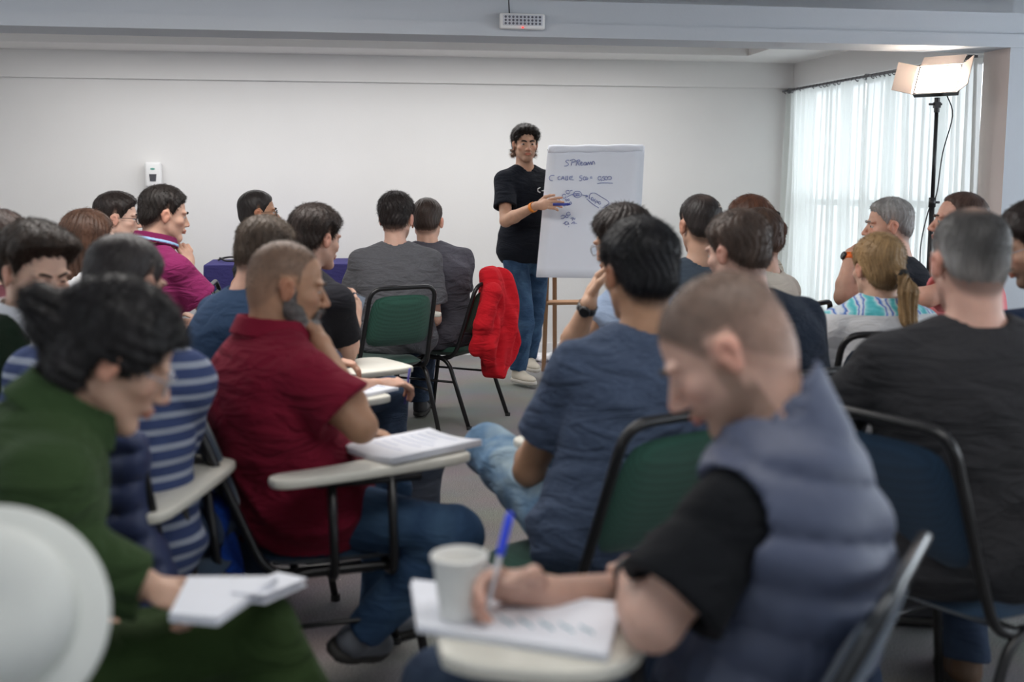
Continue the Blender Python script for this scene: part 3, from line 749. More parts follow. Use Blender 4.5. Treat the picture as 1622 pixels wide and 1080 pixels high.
        so = mk('shoe', V, F, sc_, o); V, F = nets(fsole, lo, hi, .008); mk('sole', V, F, plain('rubber_sole_white', (.62, .58, .52), .7) if shoe[0] > .4 else plain('rubber_sole_dark', (.03, .028, .026), .7), so)
    o['_r'] = 0; del o['_r']
    return dict(o=o, root=root, R=R3, limb=limb, B=B, hc=hc, Rh=Rh, body=body, Hm=Hm)
def band(pr, key, name, mat, t=.92, r=.031, wdt=.014, face=None, lm=None):
    l = pr['limb'][key]; ax = (l['wr']-l['el'])/np.linalg.norm(l['wr']-l['el']); c = l['el']+(l['wr']-l['el'])*t
    z = Vector(ax.tolist()); M = z.to_track_quat('Z', 'Y').to_matrix().to_4x4(); M.translation = Vector(c.tolist())
    o = MB().lathe([(r-.003, -wdt), (r+.001, -wdt), (r+.001, wdt), (r-.003, wdt)], 20, M).build(name, mat, pr['o'], smooth=True)
    if face is not None:
        n = Vector(face).normalized(); n = pr['o'].matrix_world.to_3x3().inverted() @ n if False else Vector((pr['R'].T@np.array(n, F32)).tolist())
        n = (n-z*n.dot(z)).normalized(); M2 = n.to_track_quat('Z', 'Y').to_matrix().to_4x4(); M2.translation = Vector(c.tolist())+n*(r-.001)
        MB().lathe([(1e-4, .010), (.016, .010), (.019, .007), (.020, 0), (1e-4, 0)], 20, M2).build('watch_case', lm or M_BLACK, o, smooth=False)
    return o
m, nt, b = nmat('lens_glass'); b.inputs['Base Color'].default_value = (.9, .95, 1, 1); b.inputs['Roughness'].default_value = .02
b.inputs['Transmission Weight'].default_value = 1; b.inputs['IOR'].default_value = 1.05; M_LENS = m
# ------------------------------------------------------------------ the room
WALLDIR = Vector((math.cos(.161), math.sin(.161), 0)); WN = Vector((math.sin(.161), -math.cos(.161), 0))   # WN points to the camera
P0 = Gz(840, 559, 0)
def wallpt(px, py, off=0.): return on_plane(px, py, P0+WN*off, WN)
cR = wallpt(1255, 101); print('wall Y at corner', cR, 'wall left', wallpt(0, 118), 'P0', P0)
Zc = cR.z; zb = wallpt(811, 134).z; print('ceiling z', Zc, 'band z', zb)
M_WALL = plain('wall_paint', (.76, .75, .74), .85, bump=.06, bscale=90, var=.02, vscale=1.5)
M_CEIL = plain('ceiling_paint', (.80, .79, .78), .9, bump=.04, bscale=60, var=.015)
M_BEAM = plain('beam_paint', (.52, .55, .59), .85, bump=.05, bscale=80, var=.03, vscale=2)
M_TRIM = plain('white_trim', (.80, .80, .80), .5)
def st(o): o['kind'] = 'structure'; return o
def slab(name, a, b, z0, z1, n, t, mat, bevel=0):
    a = Vector(a); b = Vector(b); q = [Vector((a.x, a.y, z0)), Vector((b.x, b.y, z0)), Vector((b.x, b.y, z1)), Vector((a.x, a.y, z1))]
    return st(MB().quadbox(q, n, t).build(name, mat, bevel=bevel))
base = Vector((P0.x, P0.y, 0))
cbase = Vector((cR.x, cR.y, 0)); lbase = cbase-WALLDIR*7.6
slab('wall_back', lbase, cbase+WALLDIR*.2, 0, Zc+.5, -WN, .12, M_WALL)
# carpet
m, nt, b = nmat('grey_carpet'); L = nt.links; tc = node(nt, 'ShaderNodeTexCoord')
n1 = node(nt, 'ShaderNodeTexNoise'); n1.inputs['Scale'].default_value = 260; n1.inputs['Detail'].default_value = 4; L.new(tc.outputs['Object'], n1.inputs['Vector'])
n2 = node(nt, 'ShaderNodeTexNoise'); n2.inputs['Scale'].default_value = 2.5; n2.inputs['Detail'].default_value = 6; L.new(tc.outputs['Object'], n2.inputs['Vector'])
cr = node(nt, 'ShaderNodeValToRGB'); cr.color_ramp.elements[0].color = (.07, .066, .066, 1); cr.color_ramp.elements[1].color = (.50, .48, .475, 1); cr.color_ramp.elements[0].position = .3; cr.color_ramp.elements[1].position = .72
L.new(n1.outputs['Fac'], cr.inputs[0]); mx = node(nt, 'ShaderNodeMix', data_type='RGBA', blend_type='MULTIPLY'); mx.inputs['Factor'].default_value = .35
L.new(cr.outputs[0], mx.inputs['A']); L.new(n2.outputs['Color'], mx.inputs['B']); L.new(mx.outputs['Result'], b.inputs['Base Color']); b.inputs['Roughness'].default_value = 1; b.inputs['Specular IOR Level'].default_value = .1
bp = node(nt, 'ShaderNodeBump'); bp.inputs['Strength'].default_value = .6; bp.inputs['Distance'].default_value = .004; L.new(n1.outputs['Fac'], bp.inputs['Height']); L.new(bp.outputs['Normal'], b.inputs['Normal'])
M_CARPET = m
st(MB().quadbox([(-7, -1.6, 0), (6, -1.6, 0), (6, 12, 0), (-7, 12, 0)], (0, 0, -1), .1).build('floor', M_CARPET))
slab('baseboard_back', lbase, cbase, 0, .085, WN, .015, M_TRIM)
# boxed band along the top of the back wall
slab('trim_1', lbase, cbase, zb, Zc+.01, WN, .035, M_WALL)
# right wall line: from the corner towards the camera, 1/D linear in the picture
def rwall(px): # px in picture -> (x,y)
    D0 = cR.y; q = 1+.347*(px-1255)/292.; D = D0/q; X = D*(px-CW/2)/FPX*(math.cos(PITCH)+0.0); return Vector((X, D, 0))
def rwpt(px, z):
    v = rwall(px); return Vector((v.x, v.y, z))
def rdir(): v = rwall(1547)-rwall(1255); return v.normalized()
A1, A2, A3 = rwall(1255), rwall(1547), rwall(1588)
A1 = cbase.copy(); RD = (A2-A1).normalized(); RN = Vector((RD.y, -RD.x, 0)); RN = RN if RN.x < 0 else -RN
print('right wall', A1, A2, A3, 'RD', RD)
zrod = on_plane(1252, 145, A1, WN).z; print('rod z', zrod)
OUT = -RN
# the window opening is behind the curtains: wall above, sill below, piers at both ends
slab('wall_right', A1, A3, zrod+.03, Zc+.5, OUT, .15, M_WALL)
slab('wall_right_sill', A1, A2, 0, .35, OUT, .15, M_WALL).name = 'wall_right_low'
slab('wall_right_pier', A1, A1+RD*.12, .35, zrod+.03, OUT, .15, M_WALL)
# column / reveal where the beam lands
Bz = None
BP = A3.copy()
bfront = lambda px, py: on_plane(px, py, BP, WN)
zbeam = bfront(1570, 72).z; zlip = bfront(811, 36).z; zbm = bfront(811, 61).z; print('beam z', zbeam, zbm, 'lip', zlip)
zbeam = (zbeam+zbm)/2
M_COL = plain('column_lamp_tint', (.76, .66, .62), .8, bump=.05)  # warm lamp light on the column, put into its base colour
slab('wall_right_column', A2, A3, 0, zbeam+.5, OUT, .5, M_COL)
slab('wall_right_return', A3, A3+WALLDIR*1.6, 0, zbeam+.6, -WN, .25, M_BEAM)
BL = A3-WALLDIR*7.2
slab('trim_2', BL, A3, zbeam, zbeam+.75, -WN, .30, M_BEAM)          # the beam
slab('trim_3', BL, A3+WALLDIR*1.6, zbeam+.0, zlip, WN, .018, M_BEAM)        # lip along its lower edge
zc2 = on_plane(1300, 2, A3, WN).z; print('near ceiling z', zc2)
zc2 = max(zc2, zbeam+.42)
# near ceiling
a = A3+WN*0; q = [BL, A3+WALLDIR*1.6, A3+WALLDIR*1.6+WN*9.5, BL+WN*9.5]
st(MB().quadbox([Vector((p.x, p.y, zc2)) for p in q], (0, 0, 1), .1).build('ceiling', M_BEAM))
# front bay ceiling with a raised tray
tl = on_plane(1180, 90, Vector((0, 0, Zc)), Vector((0, 0, 1)))
tn = on_plane(1245, 73, Vector((0, 0, Zc)), Vector((0, 0, 1))); print('tray corner', tl, tn)
trw = (tl-cR).dot(WN); trx = (tl-cR).dot(WALLDIR); print('tray depth from wall', trw, 'side', trx)
def cp(u, v, z): p = cbase+WALLDIR*u+WN*v; return Vector((p.x, p.y, z))
bayd = (A3-cbase).dot(WN)
trw = min(max(trw, .5), bayd-.9); trn = bayd-.45
cm = MB()
def cq(u0, u1, v0, v1, z, t=.08): cm.quadbox([cp(u0, v0, z), cp(u1, v0, z), cp(u1, v1, z), cp(u0, v1, z)], (0, 0, 1), t)
cq(-7.6, .2, 0, trw, Zc); cq(trx, .9, trw, bayd, Zc); cq(-7.6, trx, trn, bayd, Zc)
st(cm.build('ceiling_bay', M_CEIL)).name = 'ceiling.001'
tr = MB(); tr.quadbox([cp(-7.6, trw, Zc+.08), cp(trx, trw, Zc+.08), cp(trx, trw, Zc+.30), cp(-7.6, trw, Zc+.30)], -WN, .04)
tr.quadbox([cp(trx, trw, Zc+.08), cp(trx, trn, Zc+.08), cp(trx, trn, Zc+.30), cp(trx, trw, Zc+.30)], WALLDIR, .04)
tr.quadbox([cp(-7.6, trn, Zc+.08), cp(trx, trn, Zc+.08), cp(trx, trn, Zc+.30), cp(-7.6, trn, Zc+.30)], WN, .04)
tr.quadbox([cp(-7.6, trw, Zc+.30), cp(trx, trw, Zc+.30), cp(trx, trn, Zc+.30), cp(-7.6, trn, Zc+.30)], (0, 0, 1), .05)
st(tr.build('trim_4', M_CEIL))
# walls outside the frame
slab('wall_left', lbase, lbase+WN*11.2, 0, Zc+.6, -WALLDIR, .12, M_WALL)
rr0 = A3+WALLDIR*1.6
slab('wall_right_near', rr0, rr0+WN*9.0, 0, .9, WALLDIR, .12, M_WALL)
slab('wall_right_near_top', rr0, rr0+WN*9.0, 2.25, zc2+.1, WALLDIR, .12, M_WALL)
for i in range(5): slab('wall_right_mullion', rr0+WN*(2.2*i), rr0+WN*(2.2*i+.35), .9, 2.25, WALLDIR, .12, M_WALL)
slab('wall_rear', lbase+WN*10.9, rr0+WN*8.8, 0, zc2+.1, WN, .12, M_WALL)
# window panes and frame behind the curtains
win = st(MB().build('window_1')) if False else None
wf = MB(); Lw = (A2-A1).length; Z0, Z1 = .35, zrod+.03
def wp(t, z, o=.08): p = A1+RD*t+OUT*o; return Vector((p.x, p.y, z))
nP = 4
for i in range(nP+1):
    t = .12+(Lw-.12)*i/nP; a = max(.12, min(t, Lw-.05)); wf.quadbox([wp(a-.0, Z0), wp(a+.05, Z0), wp(a+.05, Z1), wp(a, Z1)], OUT, .05)
for z in (Z0, 1.25, Z1-.05): wf.quadbox([wp(.12, z), wp(Lw, z), wp(Lw, z+.05), wp(.12, z+.05)], OUT, .05)
wo = st(wf.build('window_1', plain('aluminium_frame', (.6, .6, .6), .4)))
m, nt, b = nmat('window_glass'); b.inputs['Transmission Weight'].default_value = 1; b.inputs['Roughness'].default_value = 0; b.inputs['IOR'].default_value = 1.02; M_GLASS = m
for i in range(nP):
    a, c = .17+(Lw-.12)*i/nP, .12+(Lw-.12)*(i+1)/nP
    MB().quadbox([wp(a, Z0+.05, .10), wp(c, Z0+.05, .10), wp(c, Z1-.05, .10), wp(a, Z1-.05, .10)], OUT, .006).build('pane', M_GLASS, wo)
# curtains: two pleated sheer panels on a rod with rings
m, nt, b = nmat('sheer_curtain'); L = nt.links; out = nt.nodes['Material Output']
df = node(nt, 'ShaderNodeBsdfDiffuse'); df.inputs[0].default_value = (.80, .82, .80, 1); tl_ = node(nt, 'ShaderNodeBsdfTranslucent'); tl_.inputs[0].default_value = (.80, .84, .82, 1)
m1 = node(nt, 'ShaderNodeMixShader'); m1.inputs[0].default_value = .52; L.new(df.outputs[0], m1.inputs[1]); L.new(tl_.outputs[0], m1.inputs[2])
tp = node(nt, 'ShaderNodeBsdfTransparent'); m2 = node(nt, 'ShaderNodeMixShader'); m2.inputs[0].default_value = .10
L.new(m1.outputs[0], m2.inputs[1]); L.new(tp.outputs[0], m2.inputs[2]); L.new(m2.outputs[0], out.inputs[0]); nt.nodes.remove(b); M_CURT = m
def curtain(t0, t1, seed, lab, off=-.075):
    rng = np.random.default_rng(seed); n = int((t1-t0)/.012); K = 26; ts = np.linspace(t0, t1, n)
    ph = np.cumsum(rng.uniform(.5, 1.6, n))*2*PI*.012/.085
    zz = np.linspace(.02, zrod-.015, K); V = []
    for k, z in enumerate(zz):
        u = (z-.02)/(zrod-.03); amp = .033*(1-.35*u); dr_ = .012*np.sin(ts*9+z*1.3+seed)+.008*np.sin(ts*23+z*2.1)
        for i in range(n):
            o = off+amp*math.sin(ph[i]+.25*math.sin(z*2+i*.02))+dr_[i]
            p = A1+RD*ts[i]+OUT*o; V.append((p.x, p.y, z))
    F = [(k*n+i, k*n+i+1, (k+1)*n+i+1, (k+1)*n+i) for k in range(K-1) for i in range(n-1)]
    o = mk('curtain', V, np.array(F, np.int32), M_CURT)
    tag(o, lab, 'curtain', None); return o
curtain(.03, Lw*.518, 4, 'sheer white pleated curtain panel hanging beside the back wall')
curtain(Lw*.522, Lw+.10, 9, 'sheer white pleated curtain panel behind the lamp stand, beside the warmly lit column')
rod = empty('curtain_rod', wp(Lw/2, zrod, -.075)); tag(rod, 'thin grey metal curtain rod with rings above the sheer curtains', 'curtain rod')
M_ROD = plain('grey_rod', (.20, .20, .21), .35, metal=.7)
def wl(p, e): return p-e.location
MB().tube([wl(wp(.0, zrod, -.075), rod), wl(wp(Lw+.02, zrod, -.075), rod)], .011, 10).build('pole', M_ROD, rod, smooth=True)
rm = MB().lathe([(.016+.004*math.cos(t), .004*math.sin(t)) for t in [2*PI*i/6 for i in range(7)]], 14, Matrix.Rotation(math.atan2(RD.y, RD.x), 4, 'Z') @ Matrix.Rotation(PI/2, 4, 'Y')).build('ring', M_ROD, rod, smooth=True)
nr_ = 46
for i in range(nr_):
    r_ = rm if i == 0 else rm.copy()
    if i: COL.objects.link(r_)
    r_.location = wl(wp(.05+(Lw-.12)*i/(nr_-1), zrod-.008, -.075), rod)
for t in (.08, Lw*.5, Lw-.08): MB().quadbox([wl(wp(t, zrod-.02, -.07), rod), wl(wp(t+.02, zrod-.02, -.07), rod), wl(wp(t+.02, zrod+.02, -.07), rod), wl(wp(t, zrod+.02, -.07), rod)], OUT, .07).build('bracket', M_ROD, rod)
# emergency lamp on the beam face
e0 = bfront(825, 36)+WN*.02; el_ = empty('emergency_light', e0, math.atan2(WALLDIR.y, WALLDIR.x)); tag(el_, 'small white emergency light with rows of LEDs on the ceiling beam', 'emergency light')
sc = 7.0/1800*66
MB().box((0, -.022, 0), (sc, .044, .085)).build('housing', M_TRIM, el_, bevel=.008)
MB().box((0, -.046, .004), (sc*.88, .006, .058)).build('lens_panel', plain('led_panel', (.55, .57, .62), .3), el_, bevel=.002)
ld = MB().lathe([(1e-4, .004), (.0055, .003), (.007, 0)], 10, Matrix.Rotation(PI/2, 4, 'X')).build('led', plain('led_dark', (.10, .10, .13), .3), el_)
for j in range(3):
    for i in range(10):
        c_ = ld if i == j == 0 else ld.copy()
        if not i == j == 0: COL.objects.link(c_)
        c_.location = (-sc*.38+sc*.76*i/9, -.049, .022-.018*j)
m, nt, b = nmat('red_indicator'); b.inputs['Emission Color'].default_value = (1, .03, .02, 1); b.inputs['Emission Strength'].default_value = 3; b.inputs['Base Color'].default_value = (.5, 0, 0, 1)
MB().box((0, -.047, -.036), (.010, .006, .006)).build('indicator', m, el_)
cb_ = MB().tube([(-.07, -.006, .04), (-.075, -.006, .14), (-.068, -.006, .3)], .004, 6).build('cable', M_BLACK, el_, smooth=True)
# soap dispenser on the back wall
d0 = wallpt(245, 277)+WN*.001; dp = empty('soap_dispenser', d0, math.atan2(WALLDIR.y, WALLDIR.x)); tag(dp, 'white wall-mounted soap dispenser with a dark window and green mark', 'dispenser')
MB().box((0, -.05, 0), (.125, .10, .20)).build('housing', M_TRIM, dp, bevel=.02, seg=3)
MB().prism([(-.022, -.04), (.022, -.04), (.028, .015), (-.028, .015)], .0, .004, Matrix.Translation((0, -.100, -.01)) @ Matrix.Rotation(PI/2, 4, 'X')).build('sight_window', plain('smoked_plastic', (.06, .06, .07), .2), dp)
MB().prism([(.018*math.cos(t), .008*math.sin(t)) for t in [2*PI*i/12 for i in range(12)]], 0, .003, Matrix.Translation((0, -.100, .045)) @ Matrix.Rotation(PI/2, 4, 'X')).build('badge', plain('green_badge', (.10, .35, .28), .4), dp)
MB().box((0, -.055, -.105), (.09, .07, .02)).build('push_bar', M_TRIM, dp, bevel=.006)
# LED studio light on a stand
lp = W(1480, 250, 7.15); ls = empty('studio_light', (lp.x, lp.y, 0)); tag(ls, 'lit LED studio panel with barn doors on a tall black stand before the curtains', 'studio light')
zt = W(1481, 152, 7.15).z
MB().tube([(0, 0, .55), (0, 0, 1.30)], .016, 12).tube([(0, 0, 1.25), (0, 0, zt-.08)], .012, 12).build('pole', M_BLACK, ls, smooth=True)
MB().tube([(0, 0, 1.27), (0, 0, 1.33)], .022, 12).tube([(0, 0, 1.30), (.045, 0, 1.30)], .008, 8).build('clamp', M_BLACK, ls, smooth=True)
for k in range(3):
    a = 2*PI*k/3+.4; MB().tube([(0, 0, .62), (.30*math.cos(a), .30*math.sin(a), .02)], .010, 8).build('leg', M_BLACK, ls, smooth=True)
MB().tube([(0, 0, zt-.10), (0, 0, zt-.01)], .017, 12).tube([(-.05, 0, zt-.05), (.03, 0, zt-.05)], .007, 8).box((0, 0, zt-.055), (.035, .04, .035)).build('head_joint', M_BLACK, ls)
m, nt, b = nmat('led_glow'); b.inputs['Emission Color'].default_value = (1, .86, .74, 1); b.inputs['Emission Strength'].default_value = 5; b.inputs['Base Color'].default_value = (.9, .85, .8, 1); M_GLOW = m
HM = Matrix.Translation((0, -.01, zt+.09)) @ Matrix.Rotation(math.radians(-40), 4, 'Z') @ Matrix.Rotation(math.radians(-28), 4, 'X')   # faces the camera and up a little
MB().box((0, 0, 0), (.27, .035, .20), None).build('panel_body', M_BLACK, ls).matrix_local = HM
MB().box((0, -.020, 0), (.245, .006, .175)).build('panel_face', M_GLOW, ls).matrix_local = HM
M_BARN = plain('barn_door_metal', (.48, .40, .35), .5)
def barn(name, cx, cz, sx, sz, rot): o = MB().prism([(-sx/2, 0), (sx/2, 0), (sx/2+.03*0, sz), (-sx/2, sz)] if True else [], -.002, .002).build('barn_door', M_BARN, ls); o.matrix_local = HM @ Matrix.Translation((cx, -.02, cz)) @ rot; return o
RX = Matrix.Rotation
barn('t', 0, .10, .26, .09, RX(PI/2-.35, 4, 'X'))
barn('b', 0, -.10, .26, .02, RX(PI/2, 4, 'Z') @ RX(.0, 4, 'X') if False else RX(-PI/2-1.1, 4, 'X'))
barn('l', -.135, 0, .20, .13, RX(PI/2, 4, 'Z') @ RX(PI/2, 4, 'Y') @ RX(0, 4, 'X') if False else Matrix(((0, -.86, -.5, 0), (0, -.5, .86, 0), (-1, 0, 0, 0), (0, 0, 0, 1))))
barn('r', .135, 0, .20, .12, Matrix(((0, .72, -.69, 0), (0, -.69, -.72, 0), (-1, 0, 0, 0), (0, 0, 0, 1))))
tag(MB().tube(smooth_path([(.06, 0, zt+.0), (.10, 0, zt-.12), (.05, 0, zt-.35), (.025, 0, zt-.6), (-.02, 0, 1.25), (-.06, .0, 1.0), (-.03, 0, .7), (.1, .1, .02)], 5), .004, 6).build('power_cable', M_BLACK, ls, smooth=True))
ll = bpy.data.lights.new('studio_panel_light', 'AREA'); ll.shape = 'RECTANGLE'; ll.size = .24; ll.size_y = .17; ll.energy = 26; ll.color = (1, .86, .74); lo_ = bpy.data.objects.new('studio_panel_light', ll); COL.objects.link(lo_); lo_.parent = ls
lo_.matrix_local = HM @ Matrix.Translation((0, -.03, 0)) @ RX(PI/2, 4, 'X')

# ------------------------------------------------------------------ flip chart
bt = dict(TL=W(868, 233, 7.78), TR=W(1017, 231, 7.86), BR=W(1005, 442, 7.62), BL=W(849, 440, 7.54))
fc = empty('flip_chart', ((bt['BL']+bt['BR'])/2)*1.0); fc.location.z = 0; tag(fc, 'wooden flip chart easel with large white paper pad of blue handwriting', 'flip chart')
FL = fc.location.copy(); TL, TR, BR, BL_ = (bt[k]-FL for k in ('TL', 'TR', 'BR', 'BL')); pn = (TR-TL).cross(BL_-TL).normalized()
if pn.y > 0: pn = -pn
M_WOOD = plain('easel_wood', (.42, .23, .12), .5, var=.25, vscale=12)
def lerp4(u, v): return (TL*(1-u)+TR*u)*(1-v)+(BL_*(1-u)+BR*u)*v
def paper_sheet(off, seed, u1=1., v1=1., curl=0.):
    rng = random.Random(seed); n, k = 10, 14; V = []
    for j in range(k+1):
        for i in range(n+1):
            p = lerp4(u1*i/n, v1*j/k)+pn*(off+.004*math.sin(i*.8+j*.5+seed)*(j/k)+curl*(j/k)**2); V.append(p)
    F = [(j*(n+1)+i, j*(n+1)+i+1, (j+1)*(n+1)+i+1, (j+1)*(n+1)+i) for j in range(k) for i in range(n)]
    o = mk('sheet', V, np.array(F, np.int32), M_PAPER, fc); s = o.modifiers.new('t', 'SOLIDIFY'); s.thickness = .001; return o
for k_, (of, u1) in enumerate(((.016, 1.), (.010, 1.012), (.004, 1.02), (-.002, 1.03))): paper_sheet(of, k_*1.3, u1, 1.0-.004*k_)
# rolled flap over the top and clamp bar
xd = (TR-TL).normalized(); yd = (TL-BL_).normalized()
pr_ = []
for i in range(15): a = -PI*.55+i*PI*1.5/14; pr_.append((.020*math.sin(a)+.0, .020*math.cos(a)))
rl = MB(); ctr = TL-yd*.022; V = []; nU = 14
for i in range(nU+1):
    p = (TL*(1-i/nU)+TR*(i/nU))-yd*.020; rr_ = .021+.003*math.sin(i*1.3)
    for a in [j*PI*1.45/11 for j in range(12)]: V.append(p+pn*(.018+rr_*math.sin(a)*.8+.004)+yd*(rr_*math.cos(a)*1.15))
F = [(i*12+j, (i+1)*12+j, (i+1)*12+j+1, i*12+j+1) for i in range(nU) for j in range(11)]
fo = mk('folded_flap', V, np.array(F, np.int32), M_PAPER, fc); s_ = fo.modifiers.new('t', 'SOLIDIFY'); s_.thickness = .001
MB().tube([TL+pn*-.01-yd*.02, TR+pn*-.01-yd*.02], .010, 8).build('clamp_bar', M_BLACK, fc, smooth=True)
bo_ = MB(); q = [lerp4(.02, .0)-pn*.012, lerp4(.98, 0)-pn*.012, lerp4(.98, .985)-pn*.012, lerp4(.02, .985)-pn*.012]; bo_.quadbox(q, -pn, .010).build('backing_board', plain('board_back', (.6, .6, .62), .6), fc)
lt = BL_*.93+BR*.07-pn*.02; rt = BL_*.05+BR*.95-pn*.02
l1 = MB()
def leg(a, b, wdt=.032, th=.022, nm='leg'):
    a = Vector(a); b = Vector(b); z = (b-a).normalized(); x = xd; y = z.cross(x).normalized(); x = y.cross(z)
    q = [a-x*wdt/2-y*th/2, a+x*wdt/2-y*th/2, a+x*wdt/2+y*th/2, a-x*wdt/2+y*th/2]; d = b-a
    m_ = MB().add(q+[p+d for p in q], [(3, 2, 1, 0), (4, 5, 6, 7), (0, 1, 5, 4), (1, 2, 6, 5), (2, 3, 7, 6), (3, 0, 4, 7)]); return m_.build(nm, M_WOOD, fc, bevel=.003)
fl = Gz(861, 588, 0)-FL; fr = fl+xd*.60; fl.z = fr.z = 0
tlf = TL+xd*.03-pn*.035; trf = TR-xd*.03-pn*.035
leg(fl, tlf); leg(fr, trf)
bl = fl+Vector((.10, .38, 0)); br = fr+Vector((-.05, .42, 0)); leg(bl, tlf+Vector((.02, .03, -.05))); leg(br, trf+Vector((-.02, .03, -.05)))
def atz(a, b, z): return a+(b-a)*((z-a.z)/(b.z-a.z))
zr = W(870, 497, 7.6).z
a, c = atz(fl, tlf, zr), atz(fr, trf, zr); leg(a-pn*-.02, c-pn*-.02, .022, .075, 'cross_bar')
a, c = atz(bl, tlf, zr-.05), atz(br, trf, zr-.05)
tz = W(870, 443, 7.6).z; a, c = atz(fl, tlf, tz), atz(fr, trf, tz); leg(a+pn*.03, c+pn*.03, .05, .012, 'tray')
# handwriting: strokes traced in the sheet's own plane
M_INK = plain('marker_ink', (.16, .20, .46), .5); M_INK2 = plain('blue_grey_ink', (.16, .22, .48), .5)
pp = FL+lerp4(.5, .4)+pn*.0225
def stroke(name, polys, sx=1., mat=M_INK, r=.0021):
    m_ = MB()
    for pl in polys:
        P = [on_plane(840+x/6.75, 220+y/6.75, pp, pn)-FL for x, y in pl]
        m_.tube(smooth_path(P, 3) if len(P) > 2 else P, r, 5)
    return m_.build(name, mat, fc, smooth=True)
def circ(cx, cy, rx, ry, a0=0, a1=330, n=11, t=0):
    c, s = math.cos(t), math.sin(t); o = []
    for i in range(n):
        a = math.radians(a0+(a1-a0)*i/(n-1)); x, y = rx*math.cos(a), ry*math.sin(a); o.append((cx+x*c-y*s, cy+x*s+y*c))
    return o
stroke('handwriting', [
 [(415, 228), (395, 226), (378, 240), (400, 256), (408, 274), (390, 288), (365, 290)],
 [(448, 232), (438, 285)], [(425, 232), (455, 218), (478, 224), (480, 240), (450, 252)],
 [(505, 226), (490, 286)], [(490, 238), (520, 222), (530, 238), (505, 254), (528, 284)],
 [(535, 268), (555, 258), (548, 246), (535, 262), (545, 282), (565, 276)],
 [(598, 250), (578, 252), (572, 272), (590, 280), (600, 252), (604, 280)],
 [(608, 280), (622, 246), (632, 274), (646, 244), (655, 276)], [(660, 276), (668, 240), (685, 248), (690, 272)]])
stroke('handwriting', [
 [(258, 392), (225, 388), (202, 412), (212, 440), (240, 446)],
 [(318, 398), (298, 410), (300, 434), (322, 436)], [(330, 436), (350, 400), (362, 436)], [(338, 424), (360, 420)],
 [(385, 396), (378, 438), (405, 436)], [(400, 394), (398, 440)], [(455, 398), (425, 404), (422, 432), (465, 438)], [(425, 420), (450, 412)],
 [(555, 392), (532, 396), (530, 414), (552, 422), (545, 444), (525, 446)], circ(580, 422, 14, 18), [(600, 402), (598, 436), (614, 430), (612, 410)],
 [(640, 408), (662, 404)], [(640, 420), (664, 418)],
 circ(742, 420, 18, 20), [(764, 436), (760, 450)], [(795, 400), (778, 402), (776, 416), (796, 420), (790, 440), (772, 442)], circ(812, 420, 15, 18), circ(848, 418, 20, 18, 180, 500), [(715, 478), (780, 470), (882, 474)]])
stroke('handwriting', [circ(402, 568, 20, 18), [(424, 556), (450, 548)], circ(362, 612, 20, 22), [(392, 622), (420, 606), (455, 590)],
 circ(505, 592, 44, 34, 20, 375), circ(478, 596, 12, 14), circ(500, 594, 9, 14), circ(520, 592, 9, 13), [(555, 598), (610, 610)], [(592, 600), (616, 612), (590, 622)],
 [(372, 655), (385, 640)], [(382, 668), (392, 648), (404, 664)], circ(410, 650, 8, 10), [(415, 690), (432, 672), (442, 690), (430, 700)], circ(330, 690, 16, 20), [(300, 640), (320, 660), (305, 690)], [(345, 700), (352, 716), (372, 718)]])
stroke('handwriting', [[(630, 640), (640, 590), (690, 578), (760, 620), (825, 660), (840, 690), (800, 720), (770, 738)], [(605, 640), (660, 690), (735, 740)],
 circ(662, 640, 12, 15), [(675, 655), (672, 668)], [(695, 640), (685, 660), (700, 672), (690, 690)], [(712, 655), (715, 680), (728, 668)], circ(742, 684, 12, 14)])
stroke('handwriting', [circ(408, 800, 20, 18), [(325, 830), (350, 815), (372, 830), (350, 852), (328, 848)], circ(392, 828, 14, 14), [(430, 850), (455, 842), (448, 870)], [(462, 840), (470, 862), (480, 846)],
 [(350, 905), (380, 895)], circ(385, 900, 16, 18), [(405, 890), (412, 915)], [(440, 905), (470, 885), (465, 910)], [(478, 900), (500, 902)], [(405, 938), (416, 940)]])
# purple covered table at the back, with things on it
ta = Gz(345, 415, .76); M_PURP = cloth('purple_cloth', (.045, .040, .145), wr=.25)
tYp = [wallpt(338, 420, .10), wallpt(562, 420, .10)]; tw = (tYp[1]-tYp[0]).length
tb = empty('covered_table', (tYp[0]+tYp[1])/2+WN*.38, math.atan2(WALLDIR.y, WALLDIR.x)); tb.location.z = 0
tz = W(340, 418, tYp[0].y-.5).z; print('table z', tz, 'w', tw)
tag(tb, 'table covered in purple-blue cloth against the back wall', 'table')
MB().box((0, 0, tz-.015), (tw-.03, .70, .03)).build('tabletop', plain('table_top', (.3, .3, .3), .5), tb)
for sx in (-1, 1):
    for sy in (-1, 1): MB().tube([(sx*(tw/2-.08), sy*.28, 0), (sx*(tw/2-.08), sy*.28, tz-.03)], .016, 8).build('leg', M_BLACK, tb, smooth=True)
def fcl(P):
    X, Yy, Z = P[:, 0], P[:, 1], P[:, 2]; an = np.arctan2(Yy, X); lo_ = np.clip((tz-Z), 0, 1)
    w_ = .008*np.sin(X*26+2*np.sin(X*5))*lo_*2+.006*np.sin(Yy*30)*lo_*2
    hx, hy = tw/2+.005+lo_*.02, .355+lo_*.02
    o_ = np.maximum(np.abs(X)-hx, np.abs(Yy)-hy)-w_; outer = np.maximum(o_, Z-tz-.006); inner = np.maximum(o_+.012, Z-tz+.002)
    return np.maximum(np.maximum(outer, -inner), .02-Z)
V, F = nets(fcl, (-tw/2-.08, -.45, 0), (tw/2+.08, .45, tz+.05), .012); cl = mk('tablecloth', V, F, M_PURP); cl.location = tb.location.copy(); cl.rotation_euler = tb.rotation_euler.copy()
tag(cl, 'purple-blue cloth draped to the floor over the back table', 'tablecloth')
